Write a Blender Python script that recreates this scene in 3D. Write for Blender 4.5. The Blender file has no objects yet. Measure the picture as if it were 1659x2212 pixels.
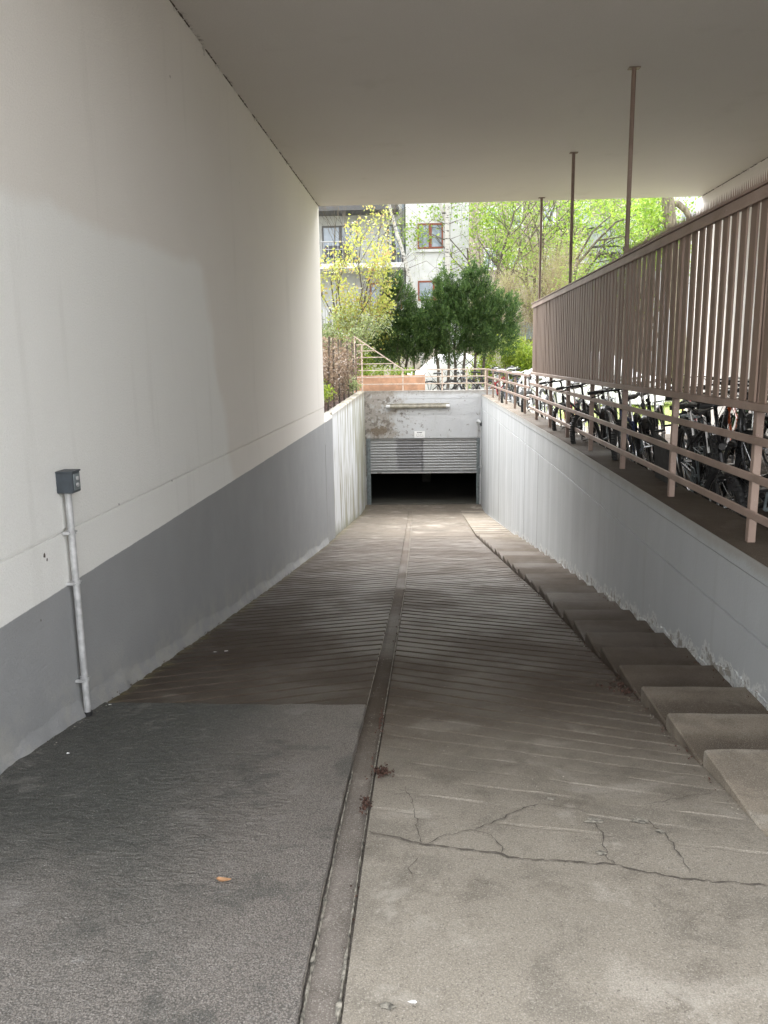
import bpy, math, random
import numpy as np
from mathutils import Vector, Matrix
R = math.radians
S = bpy.context.scene
C = S.collection

# ------------------------------------------------------------------ camera (eye at the origin, street about 1.5 m below)
CAM_F, PITCH, YAW, ROLL = 1721.0, R(10.92), R(3.25), R(.85)
fw = Vector((-math.sin(YAW)*math.cos(PITCH), math.cos(YAW)*math.cos(PITCH), -math.sin(PITCH)))
rt = Vector((math.cos(YAW), math.sin(YAW), 0)); up = rt.cross(fw)
cr = rt*math.cos(ROLL)-up*math.sin(ROLL); cu = up*math.cos(ROLL)+rt*math.sin(ROLL)
cam = bpy.data.objects.new('camera', bpy.data.cameras.new('camera')); C.objects.link(cam)
cam.matrix_world = Matrix(((cr.x,cu.x,-fw.x,0),(cr.y,cu.y,-fw.y,0),(cr.z,cu.z,-fw.z,0),(0,0,0,1)))
cam.data.sensor_fit = 'VERTICAL'; cam.data.sensor_height = 36; cam.data.lens = CAM_F/2212*36
cam.data.clip_start = .05; cam.data.clip_end = 600
S.camera = cam
def at(x, y, Y):
    """point at depth Y seen at (x, y) of a 1659 x 2212 print of the photograph: used to measure far things"""
    d = fw*CAM_F + cr*(x-829.5) - cu*(y-1106)
    return d*(Y/d.y)

# ------------------------------------------------------------------ world, sun, exposure
SUN_EL, SUN_AZ = R(50), R(-14)       # azimuth measured from +Y clockwise: high veiled sun beyond the courtyard
w = bpy.data.worlds.new('World'); S.world = w; w.use_nodes = True
nt = w.node_tree; nt.nodes.clear()
sky = nt.nodes.new('ShaderNodeTexSky'); sky.sky_type = 'NISHITA'; sky.sun_disc = False
sky.sun_elevation = SUN_EL; sky.sun_rotation = SUN_AZ; sky.air_density = 1.2; sky.dust_density = 3.0; sky.ozone_density = .6
hs = nt.nodes.new('ShaderNodeHueSaturation'); hs.inputs['Saturation'].default_value = .10
bg = nt.nodes.new('ShaderNodeBackground'); bg.inputs[1].default_value = .15
wo = nt.nodes.new('ShaderNodeOutputWorld')
nt.links.new(sky.outputs[0], hs.inputs['Color']); nt.links.new(hs.outputs[0], bg.inputs[0]); nt.links.new(bg.outputs[0], wo.inputs[0])
sl = bpy.data.lights.new('sun', 'SUN'); sl.energy = .5; sl.angle = R(40); sl.color = (1, .97, .92)
so = bpy.data.objects.new('sun', sl); C.objects.link(so)
sd = Vector((math.sin(SUN_AZ)*math.cos(SUN_EL), math.cos(SUN_AZ)*math.cos(SUN_EL), math.sin(SUN_EL)))
so.rotation_euler = sd.to_track_quat('Z', 'Y').to_euler(); so.location = (0, 0, 30)
S.view_settings.view_transform = 'Standard'; S.view_settings.look = 'None'
S.view_settings.exposure = 2.86; S.view_settings.gamma = 1
S.cycles.max_bounces = 10; S.cycles.diffuse_bounces = 6; S.cycles.transparent_max_bounces = 12

# ------------------------------------------------------------------ helpers
random.seed(7); rng = np.random.default_rng(7)
class MB:
    def __init__(s): s.v = []; s.f = []
    def add(s, vs, fs):
        n = len(s.v); s.v += [tuple(v) for v in vs]; s.f += [tuple(i+n for i in f) for f in fs]; return s
    def box(s, a, b, rot=None, piv=None):
        x0,y0,z0 = a; x1,y1,z1 = b
        vs = [Vector(p) for p in ((x0,y0,z0),(x1,y0,z0),(x1,y1,z0),(x0,y1,z0),(x0,y0,z1),(x1,y0,z1),(x1,y1,z1),(x0,y1,z1))]
        if rot is not None:
            piv = Vector(piv) if piv is not None else sum(vs, Vector())/8
            vs = [rot @ (v-piv) + piv for v in vs]
        return s.add(vs, ((0,3,2,1),(4,5,6,7),(0,1,5,4),(1,2,6,5),(2,3,7,6),(3,0,4,7)))
    def bbox(s, a, b, c=.004):
        """box with chamfered edges"""
        lo = [min(a[i],b[i]) for i in range(3)]; hi = [max(a[i],b[i]) for i in range(3)]
        vs = []; idx = {}
        for ix in (0,1):
            for iy in (0,1):
                for iz in (0,1):
                    p = [hi[0] if ix else lo[0], hi[1] if iy else lo[1], hi[2] if iz else lo[2]]
                    q = [p[0]-c if ix else p[0]+c, p[1]-c if iy else p[1]+c, p[2]-c if iz else p[2]+c]
                    for k in range(3):
                        r = list(q); r[k] = p[k]; idx[(ix,iy,iz,k)] = len(vs); vs.append(r)
        fs = []
        g = lambda x,y,z,k: idx[(x,y,z,k)]
        fs += [(g(0,0,0,0),g(0,0,1,0),g(0,1,1,0),g(0,1,0,0)),(g(1,0,0,0),g(1,1,0,0),g(1,1,1,0),g(1,0,1,0)),
               (g(0,0,0,1),g(1,0,0,1),g(1,0,1,1),g(0,0,1,1)),(g(0,1,0,1),g(0,1,1,1),g(1,1,1,1),g(1,1,0,1)),
               (g(0,0,0,2),g(0,1,0,2),g(1,1,0,2),g(1,0,0,2)),(g(0,0,1,2),g(1,0,1,2),g(1,1,1,2),g(0,1,1,2))]
        for i in (0,1):
            for j in (0,1):
                fs += [(g(0,i,j,1),g(1,i,j,1),g(1,i,j,2),g(0,i,j,2)),(g(i,0,j,0),g(i,1,j,0),g(i,1,j,2),g(i,0,j,2)),(g(i,j,0,0),g(i,j,1,0),g(i,j,1,1),g(i,j,0,1))]
                for k in (0,1): fs.append((g(i,j,k,0),g(i,j,k,1),g(i,j,k,2)))
        return s.add(vs, fs)
    def tube(s, pts, r, n=8, cap=True):
        pts = [Vector(p) for p in pts]; m = len(pts)
        rs = r if isinstance(r, (list, tuple)) else [r]*m
        ref = Vector((0,0,1)) if abs((pts[1]-pts[0]).normalized().z) < .9 else Vector((1,0,0))
        base = len(s.v); px = None
        for i, p in enumerate(pts):
            t = (pts[min(i+1,m-1)]-pts[max(i-1,0)]).normalized()
            if px is None: px = (ref - t*ref.dot(t)).normalized()
            else:
                px = px - t*px.dot(t); px = px.normalized() if px.length > 1e-6 else t.orthogonal().normalized()
            py = t.cross(px)
            for k in range(n):
                a = 2*math.pi*k/n; s.v.append(tuple(p + (px*math.cos(a)+py*math.sin(a))*rs[i]))
        for i in range(m-1):
            for k in range(n):
                a = base+i*n+k; b = base+i*n+(k+1)%n; s.f.append((a,b,b+n,a+n))
        if cap:
            s.f.append(tuple(base+k for k in reversed(range(n)))); s.f.append(tuple(base+(m-1)*n+k for k in range(n)))
        return s
    def torus(s, c, R1, r1, axis='Y', n=32, m=8, a0=0, a1=2*math.pi, flat=1.0):
        full = abs(a1-a0-2*math.pi) < 1e-6; N = n if full else n+1; base = len(s.v)
        for i in range(N):
            a = a0+(a1-a0)*i/n
            for k in range(m):
                b = 2*math.pi*k/m; rr = R1+r1*math.cos(b); h = r1*math.sin(b)*flat
                x, z, y = rr*math.cos(a), rr*math.sin(a), h
                p = (x,y,z) if axis == 'Y' else (y,x,z) if axis == 'X' else (x,z,y)
                s.v.append((c[0]+p[0], c[1]+p[1], c[2]+p[2]))
        for i in range(n):
            for k in range(m):
                a = base+i*m+k; b = base+i*m+(k+1)%m; j = ((i+1)%N)*m-i*m
                s.f.append((a,b,b+j,a+j))
        return s
    def sphere(s, c, r, n=10, m=6):
        base = len(s.v); rx,ry,rz = r if isinstance(r,(tuple,list)) else (r,r,r)
        for i in range(m+1):
            t = math.pi*i/m
            for k in range(n):
                a = 2*math.pi*k/n; s.v.append((c[0]+rx*math.sin(t)*math.cos(a), c[1]+ry*math.sin(t)*math.sin(a), c[2]+rz*math.cos(t)))
        for i in range(m):
            for k in range(n):
                a = base+i*n+k; b = base+i*n+(k+1)%n; s.f.append((a,a+n,b+n,b))
        return s
    def grid(s, P):
        """P[i][j] rows of points"""
        base = len(s.v); n = len(P[0])
        for row in P: s.v += [tuple(p) for p in row]
        for i in range(len(P)-1):
            for j in range(n-1):
                a = base+i*n+j; s.f.append((a,a+1,a+n+1,a+n))
        return s
    def build(s, name, mat, parent=None, smooth=False, **kw):
        me = bpy.data.meshes.new(name); me.from_pydata(s.v, [], s.f)
        me.materials.append(mat)
        if smooth: me.polygons.foreach_set('use_smooth', [True]*len(me.polygons))
        o = bpy.data.objects.new(name, me); C.objects.link(o)
        if parent: o.parent = parent
        for k, v in kw.items(): o[k] = v
        return o
def smooth_angle(o, deg=40):
    o.data.polygons.foreach_set('use_smooth', [True]*len(o.data.polygons)); o.data.set_sharp_from_angle(angle=R(deg))
def tag(o, label, cat, group=None):
    o['label'] = label; o['category'] = cat
    if group: o['group'] = group
    return o
def thing(name, label, cat, loc=(0,0,0), rz=0, group=None):
    o = bpy.data.objects.new(name, None); C.objects.link(o); o.empty_display_size = .1
    o.location = loc; o.rotation_euler = (0,0,rz); tag(o, label, cat, group); return o
def struct_empty(name):
    o = bpy.data.objects.new(name, None); C.objects.link(o); o['kind'] = 'structure'; return o
def copy_tree(o, parent=None):
    c = o.copy(); C.objects.link(c); c.parent = parent
    for ch in list(o.children): copy_tree(ch, c)
    return c

# ------------------------------------------------------------------ materials
class N:
    """small node-graph helper"""
    def __init__(s, name):
        s.m = bpy.data.materials.new(name); s.m.use_nodes = True; s.t = s.m.node_tree
        s.b = s.t.nodes['Principled BSDF']; s.out = s.t.nodes['Material Output']
        g = s.t.nodes.new('ShaderNodeNewGeometry'); s.pos = g.outputs['Position']; s.isl = g.outputs['Random Per Island']
        tc = s.t.nodes.new('ShaderNodeTexCoord'); s.obj = tc.outputs['Object']
        sx = s.t.nodes.new('ShaderNodeSeparateXYZ'); s.l(s.pos, sx.inputs[0]); s.X, s.Y, s.Z = sx.outputs
    def l(s, a, b): s.t.links.new(a, b)
    def setin(s, sock, v):
        if isinstance(v, bpy.types.NodeSocket): s.l(v, sock)
        elif v is not None:
            if sock.type == 'RGBA' and not hasattr(v, '__len__'): v = (v,v,v,1)
            elif sock.type == 'RGBA' and len(v) == 3: v = (*v,1)
            sock.default_value = v
    def noise(s, scale, detail=4, rough=.55, vec=None, stretch=None, dist=0):
        n = s.t.nodes.new('ShaderNodeTexNoise'); n.inputs['Scale'].default_value = scale
        n.inputs['Detail'].default_value = detail; n.inputs['Roughness'].default_value = rough; n.inputs['Distortion'].default_value = dist
        v = vec if vec is not None else s.pos
        if stretch:
            mp = s.t.nodes.new('ShaderNodeMapping'); mp.inputs['Scale'].default_value = stretch; s.l(v, mp.inputs[0]); v = mp.outputs[0]
        s.l(v, n.inputs['Vector']); return n.outputs[0]
    def vor(s, scale, feature='DISTANCE_TO_EDGE', vec=None, rnd=1):
        n = s.t.nodes.new('ShaderNodeTexVoronoi'); n.feature = feature; n.inputs['Scale'].default_value = scale; n.inputs['Randomness'].default_value = rnd
        s.l(vec if vec is not None else s.pos, n.inputs['Vector']); return n.outputs[0]
    def math(s, op, a, b=0, c=0, clamp=False):
        n = s.t.nodes.new('ShaderNodeMath'); n.operation = op; n.use_clamp = clamp
        for i, v in enumerate((a,b,c)): s.setin(n.inputs[i], v)
        return n.outputs[0]
    def ramp(s, v, a, b, lo=0., hi=1., smooth=True):
        n = s.t.nodes.new('ShaderNodeMapRange'); n.interpolation_type = 'SMOOTHSTEP' if smooth else 'LINEAR'
        s.setin(n.inputs[0], v); n.inputs[1].default_value = a; n.inputs[2].default_value = b; n.inputs[3].default_value = lo; n.inputs[4].default_value = hi
        return n.outputs[0]
    def mix(s, f, a, b, mode='MIX'):
        n = s.t.nodes.new('ShaderNodeMix'); n.data_type = 'RGBA'; n.blend_type = mode
        s.setin(n.inputs[0], f); s.setin(n.inputs[6], a); s.setin(n.inputs[7], b); return n.outputs[2]
    def warp(s, amt, scale):
        n = s.t.nodes.new('ShaderNodeTexNoise'); n.inputs['Scale'].default_value = scale; s.l(s.pos, n.inputs['Vector'])
        a = s.t.nodes.new('ShaderNodeVectorMath'); a.operation = 'MULTIPLY_ADD'; s.l(n.outputs['Color'], a.inputs[0]); a.inputs[1].default_value = (amt,)*3; s.l(s.pos, a.inputs[2])
        return a.outputs[0]
    def finish(s, col, rough=.8, bump=None, bstr=.3, bdist=.01, metal=0, spec=.5, trans=None):
        s.setin(s.b.inputs['Base Color'], col); s.setin(s.b.inputs['Roughness'], rough); s.b.inputs['Metallic'].default_value = metal
        s.b.inputs['Specular IOR Level'].default_value = spec
        if bump is not None:
            n = s.t.nodes.new('ShaderNodeBump'); n.inputs['Strength'].default_value = bstr; n.inputs['Distance'].default_value = bdist
            s.l(bump, n.inputs['Height']); s.l(n.outputs[0], s.b.inputs['Normal'])
        if trans is not None:
            t = s.t.nodes.new('ShaderNodeBsdfTranslucent'); s.setin(t.inputs[0], trans)
            mx = s.t.nodes.new('ShaderNodeMixShader'); mx.inputs[0].default_value = .4
            s.l(s.b.outputs[0], mx.inputs[1]); s.l(t.outputs[0], mx.inputs[2]); s.l(mx.outputs[0], s.out.inputs[0])
        return s.m
def simple(name, col, rough=.6, metal=0, var=.25, scale=20, bstr=.1, spec=.5):
    n = N(name); a = n.noise(scale); c2 = tuple(c*(1-var) for c in col); c1 = tuple(min(1,c*(1+var*.4)) for c in col)
    return n.finish(n.mix(n.ramp(a,.3,.7), c2, c1), n.ramp(a,.2,.8,rough*.85,min(1,rough*1.15)), a, bstr, .002, metal, spec)

def mat_wall_left():
    n = N('white_wall_paint')
    base = n.mix(n.noise(.6,3), (.68,.645,.60), (.77,.74,.69))
    # paler, slightly greenish area: light from the street opening painted into the wall
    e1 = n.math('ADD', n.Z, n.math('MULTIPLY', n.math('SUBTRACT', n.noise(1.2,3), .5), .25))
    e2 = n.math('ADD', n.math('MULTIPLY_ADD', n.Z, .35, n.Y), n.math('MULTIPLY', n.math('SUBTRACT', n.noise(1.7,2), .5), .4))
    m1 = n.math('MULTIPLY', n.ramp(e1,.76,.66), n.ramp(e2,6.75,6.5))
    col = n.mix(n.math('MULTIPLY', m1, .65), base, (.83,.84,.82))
    # grey dado
    col = n.mix(n.ramp(n.math('ADD', n.Z, n.math('MULTIPLY', n.math('SUBTRACT', n.noise(6,5,.7), .5), .012)),-1.057,-1.063), col, n.mix(n.noise(2.5,5), (.245,.25,.255), (.31,.315,.32)))
    # dirt: scuffs towards the floor, streaks, specks
    fl = n.math('MULTIPLY_ADD', n.Y, .145, n.math('ADD', n.Z, 1.62-.435))          # height over the ramp
    d = n.math('MULTIPLY', n.ramp(fl,.30,.0), n.ramp(n.noise(5,6,.7),.42,.62))
    col = n.mix(n.math('MULTIPLY', d, .55), col, (.36,.35,.32))
    st = n.math('MULTIPLY', n.ramp(n.noise(3,5,.6,stretch=(1,1.5,.15)),.56,.75), .12)
    col = n.mix(st, col, (.33,.31,.27))
    sp = n.math('MULTIPLY', n.ramp(n.vor(2.6,'F1',n.warp(.2,3)),.045,.02), n.ramp(n.noise(1.5),.5,.56))
    col = n.mix(n.math('MULTIPLY', sp, .8), col, (.2,.17,.14))
    # dirt collected along the ceiling joint
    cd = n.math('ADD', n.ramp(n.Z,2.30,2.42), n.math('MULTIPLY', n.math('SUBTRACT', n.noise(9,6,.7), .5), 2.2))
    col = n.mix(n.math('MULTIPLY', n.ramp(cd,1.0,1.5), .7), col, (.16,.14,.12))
    gr = n.noise(140,3,.7); col = n.mix(n.ramp(gr,.35,.65,.0,.16), col, n.mix(.5,col,(.2,.19,.17)))
    b = n.math('ADD', n.math('MULTIPLY', n.noise(80,4,.7), .9), n.math('MULTIPLY', n.noise(4,4), 1.2))
    return n.finish(col, .75, b, .5, .014)
def mat_ceiling():
    n = N('ceiling_plaster')
    col = n.mix(n.noise(.8,3), (.61,.58,.545), (.67,.64,.60))
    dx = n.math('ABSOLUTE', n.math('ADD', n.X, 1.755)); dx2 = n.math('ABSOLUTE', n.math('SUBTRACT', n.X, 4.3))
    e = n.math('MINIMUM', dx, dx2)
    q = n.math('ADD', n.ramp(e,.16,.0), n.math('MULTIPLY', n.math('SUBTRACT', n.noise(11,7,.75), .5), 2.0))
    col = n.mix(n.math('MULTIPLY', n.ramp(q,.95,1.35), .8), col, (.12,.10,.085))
    s2 = n.ramp(n.noise(1.4,5,.6),.58,.72); col = n.mix(n.math('MULTIPLY', s2, .18), col, (.42,.39,.34))
    gr = n.noise(110,3,.7); col = n.mix(n.ramp(gr,.35,.65,.0,.14), col, n.mix(.5,col,(.2,.19,.17)))
    return n.finish(col, .85, n.noise(60,5,.7), .45, .012)
def mat_retaining():
    n = N('painted_concrete')
    col = n.mix(n.noise(1.1,4), (.31,.322,.328), (.41,.422,.43))
    # pale vertical form-board bands and run-off streaks
    bd = n.noise(2.2,2,.5,stretch=(.0,1.4,.0)); col = n.mix(n.ramp(bd,.45,.6), col, n.mix(n.ramp(n.Y,7,13,.05,.22),col,(.56,.58,.60)))
    st = n.noise(6,5,.65,stretch=(1,1,.07)); col = n.mix(n.math('MULTIPLY', n.ramp(st,.52,.72), .22), col, (.27,.26,.235))
    col = n.mix(n.math('MULTIPLY', n.ramp(n.noise(5,4,.6,stretch=(1,.9,.1)),.57,.66), n.ramp(n.Y,6,14,.04,.28)), col, (.60,.62,.63))
    # bare strip under the coping and damp at the base
    tp = n.math('ADD', n.Z, n.math('MULTIPLY', n.math('SUBTRACT', n.noise(5,5,.7), .5), .12))
    col = n.mix(n.math('MULTIPLY', n.ramp(tp,-1.12,-1.05), .65), col, (.27,.255,.22))
    fl = n.math('MULTIPLY_ADD', n.Y, .145, n.math('ADD', n.Z, 1.62-.435))
    q = n.math('ADD', n.ramp(fl,.34,.02), n.math('MULTIPLY', n.math('SUBTRACT', n.noise(7,7,.72), .5), 2.2))
    col = n.mix(n.math('MULTIPLY', n.ramp(q,1.0,1.15), .8), col, (.22,.20,.165))
    col = n.mix(n.math('MULTIPLY', n.math('MULTIPLY', n.ramp(q,.84,.95), n.ramp(q,1.06,1.0)), .6), col, (.60,.61,.58))
    sp = n.ramp(n.vor(3.3,'F1',n.warp(.15,4)),.035,.015); col = n.mix(n.math('MULTIPLY', sp, .6), col, (.16,.15,.13))
    b = n.math('ADD', n.math('MULTIPLY', n.noise(60,4,.6), .4), n.math('SUBTRACT', n.noise(3,5), n.math('MULTIPLY', n.ramp(q,.95,1.1), .5)))
    return n.finish(col, .7, b, .35, .012)
def mat_streaky():
    n = N('weathered_ramp_wall')
    col = n.mix(n.noise(1.5,4), (.50,.51,.52), (.62,.63,.64))
    g = n.noise(7,4,.6,stretch=(1,.8,.09)); far = n.ramp(n.Y,15.5,21.5)
    col = n.mix(n.math('MULTIPLY', n.ramp(n.math('ADD', g, n.math('MULTIPLY', far, .12)),.52,.62), .75), col, (.22,.21,.12))
    g2 = n.noise(11,5,.6,stretch=(1,.8,.06)); col = n.mix(n.math('MULTIPLY', n.ramp(g2,.58,.7), .7), col, (.12,.105,.08))
    tp = n.math('ADD', n.Z, n.math('MULTIPLY', n.noise(4,5,.7), .3)); col = n.mix(n.math('MULTIPLY', n.ramp(tp,-.98,-.80), .75), col, (.20,.17,.12))
    bt = n.math('ADD', n.math('MULTIPLY_ADD', n.Y, .145, n.math('ADD', n.Z, 1.62-.435)), n.math('MULTIPLY', n.noise(4,5,.7), .5))
    col = n.mix(n.math('MULTIPLY', n.ramp(bt,.55,.22), .7), col, (.17,.165,.09))
    return n.finish(col, .8, n.noise(12,6,.7), .4, .015)
def mat_portal():
    n = N('stained_concrete')
    col = n.mix(n.noise(1.6,5), (.44,.45,.46), (.58,.59,.61))
    lf = n.ramp(n.X,.4,-1.7)
    q = n.math('ADD', n.math('MULTIPLY', lf, .35), n.noise(3.2,8,.72)); col = n.mix(n.math('MULTIPLY', n.ramp(q,.66,.84), .7), col, (.25,.21,.165))
    col = n.mix(n.math('MULTIPLY', n.ramp(n.math('ADD', n.math('MULTIPLY', lf, .1), n.noise(9,6,.7)),.60,.68), .75), col, (.13,.11,.09))
    tp = n.math('ADD', n.Z, n.math('MULTIPLY', n.noise(6,6,.7), .25)); col = n.mix(n.math('MULTIPLY', n.ramp(tp,-.93,-.80), .6), col, (.2,.17,.13))
    col = n.mix(n.math('MULTIPLY', n.ramp(n.noise(3,5,.6,stretch=(1.2,1,.18)),.57,.7), .35), col, (.30,.28,.24))
    # one broken-out patch low on the left
    dx = n.math('DIVIDE', n.math('ADD', n.X, 1.4), .27); dz = n.math('DIVIDE', n.math('ADD', n.Z, 2.02), .13)
    d = n.math('ADD', n.math('ADD', n.math('MULTIPLY', dx, dx), n.math('MULTIPLY', dz, dz)), n.math('MULTIPLY', n.math('SUBTRACT', n.noise(7,7,.75), .5), 7))
    col = n.mix(n.ramp(d,1.0,.6), col, n.mix(n.noise(22,4), (.09,.06,.04), (.28,.24,.19)))
    return n.finish(col, .85, n.noise(14,7,.7), .45, .015)
def concrete(name, c0, c1, dirt=(.08,.065,.05), rough=.55, grain=1.0, steps=False):
    n = N(name)
    col = n.mix(n.noise(.9,5), c0, c1)
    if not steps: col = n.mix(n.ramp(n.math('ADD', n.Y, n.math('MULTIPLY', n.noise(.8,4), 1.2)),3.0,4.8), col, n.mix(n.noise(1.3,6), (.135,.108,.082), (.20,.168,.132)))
    if steps:                                   # dirt settles in the inner corner of each tread, the nosing wears pale
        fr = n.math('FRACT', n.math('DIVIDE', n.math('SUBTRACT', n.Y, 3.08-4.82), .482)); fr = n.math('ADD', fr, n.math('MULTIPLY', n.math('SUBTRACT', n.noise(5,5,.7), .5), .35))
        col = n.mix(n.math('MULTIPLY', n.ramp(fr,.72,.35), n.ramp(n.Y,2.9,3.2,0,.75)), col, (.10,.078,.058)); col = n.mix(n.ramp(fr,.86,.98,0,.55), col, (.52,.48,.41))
    col = n.mix(n.math('MULTIPLY', n.ramp(n.noise(4,8,.7),.50,.72), .45), col, dirt)
    oi = n.t.nodes.new('ShaderNodeObjectInfo'); col = n.mix(n.ramp(oi.outputs['Random'],0,1,0,.35,False), col, n.mix(.5,col,(.10,.08,.06)))
    # stony aggregate
    mot = n.noise(2.6,6,.62,dist=.5); col = n.mix(n.ramp(mot,.40,.50,.55,0), col, n.mix(.5,col,(.10,.09,.075))); col = n.mix(n.ramp(mot,.55,.66,0,.45), col, (.50,.46,.40))
    v = n.ramp(n.vor(190,'F1'),.15,.75); col = n.mix(n.math('MULTIPLY', v, .55*grain), col, n.mix(.5,col,(.04,.035,.03)))
    sp = n.ramp(n.noise(210,2,.5),.56,.68); col = n.mix(n.math('MULTIPLY', sp, .5*grain), col, (.48,.45,.40)); dk = n.ramp(n.noise(130,3,.6,dist=.3),.60,.68); col = n.mix(n.math('MULTIPLY', dk, .5*grain), col, (.06,.05,.045))
    # pale mortar / cement film
    pale = n.ramp(n.noise(2.2,7,.68,dist=.4),.585,.66); col = n.mix(n.math('MULTIPLY', n.math('MULTIPLY', pale, n.ramp(n.Y,3.2,2.4)), .5), col, (.42,.39,.34))
    # shade of the covered middle of the ramp, painted in as dark brown
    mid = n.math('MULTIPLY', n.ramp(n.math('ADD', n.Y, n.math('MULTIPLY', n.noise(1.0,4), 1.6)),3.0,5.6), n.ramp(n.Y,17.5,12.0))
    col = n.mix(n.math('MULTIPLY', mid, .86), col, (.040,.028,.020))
    # efflorescence and moss along the left edge
    ed = n.math('ADD', n.ramp(n.X,-1.45,-1.75), n.math('MULTIPLY', n.math('SUBTRACT', n.noise(6,6,.7), .5), 1.4))
    col = n.mix(n.math('MULTIPLY', n.ramp(ed,.7,1.1), .5), col, (.13,.115,.055))
    b = n.math('ADD', n.math('MULTIPLY', n.noise(180,3,.7), .5), n.noise(22,6,.7))
    ro = n.math('ADD', n.ramp(n.noise(1.1,5),.38,.62,rough-.14,rough+.16), 0)
    return n.finish(col, ro, b, .5, .006, spec=.14)
def mat_asphalt():
    n = N('asphalt_patch')
    col = n.mix(n.noise(1.1,4), (.070,.077,.066), (.115,.115,.103))
    near = n.ramp(n.math('ADD', n.Y, n.math('MULTIPLY', n.noise(1.5,4), 1.0)),3.3,1.9); right = n.ramp(n.X,-1.2,-.5)
    col = n.mix(n.math('MULTIPLY', n.math('MAXIMUM', near, right), .75), col, (.30,.262,.232))
    v = n.vor(190,'F1'); col = n.mix(n.ramp(v,.2,.75,0,.62), col, (.022,.022,.02)); pt_ = n.noise(3.5,5,.65); col = n.mix(n.ramp(pt_,.54,.66,0,.35), col, (.27,.255,.235)); col = n.mix(n.ramp(pt_,.46,.36,0,.5), col, (.05,.052,.046))
    sp = n.ramp(n.noise(210,2,.5),.58,.70); col = n.mix(n.math('MULTIPLY', sp, .5), col, (.46,.44,.41))
    sc = n.math('MULTIPLY', n.ramp(n.noise(8,6,.7,stretch=(1,1.6,1)),.62,.70), n.ramp(n.Y,2.6,1.7)); col = n.mix(n.math('MULTIPLY', sc, .35), col, (.40,.39,.37))
    rp = n.math('MULTIPLY', n.noise(19,5,.62,stretch=(.75,1.5,1),dist=1.2), n.math('MULTIPLY', n.ramp(n.X,-.35,-.8), n.ramp(n.Y,1.8,2.6,.35,1.2)))
    b = n.math('ADD', n.math('MULTIPLY', n.noise(170,3,.7), .35), n.math('MULTIPLY', rp, 1.5))
    return n.finish(col, .62, b, 1.0, .022)
def mat_leaf(name, a, b, c):
    n = N(name); r = n.isl
    col = n.mix(n.ramp(r,.1,.6), a, b); col = n.mix(n.ramp(r,.72,.95), col, c)
    col = n.mix(n.ramp(n.noise(1.3,3),.35,.65,0,.35), col, tuple(x*.6 for x in b))
    return n.finish(col, .5, trans=col)
def mat_bark(name, a, b, scale=14): 
    n = N(name); q = n.noise(scale,6,.7,stretch=(1,1,.25)); return n.finish(n.mix(n.ramp(q,.35,.65), a, b), .9, q, .7, .02)
def mat_birch():
    n = N('birch_bark'); q = n.noise(5,5,.7,stretch=(.7,.7,3.2)); return n.finish(n.mix(n.ramp(q,.55,.62), (.43,.42,.39), (.05,.045,.04)), .8, q, .3, .01)
def mat_rail():
    n = N('rail_paint'); q = n.noise(18,6,.7); col = n.mix(n.ramp(n.noise(3,3),.3,.7), (.20,.138,.108), (.29,.21,.17))
    col = n.mix(n.math('MULTIPLY', n.ramp(q,.58,.7), .5), col, (.15,.105,.08))
    col = n.mix(n.math('MULTIPLY', n.ramp(n.noise(60,3),.62,.7), .3), col, (.45,.40,.36))
    return n.finish(col, .55, n.noise(80,3), .15, .002)
def mat_slat():
    n = N('slat_paint'); col = n.mix(n.isl, (.165,.110,.080), (.235,.165,.125))
    col = n.mix(n.math('MULTIPLY', n.ramp(n.noise(7,5,.65,stretch=(1,1,.25)),.52,.68), .35), col, (.14,.10,.08))
    return n.finish(col, .6, n.noise(60,3), .12, .002)
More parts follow.
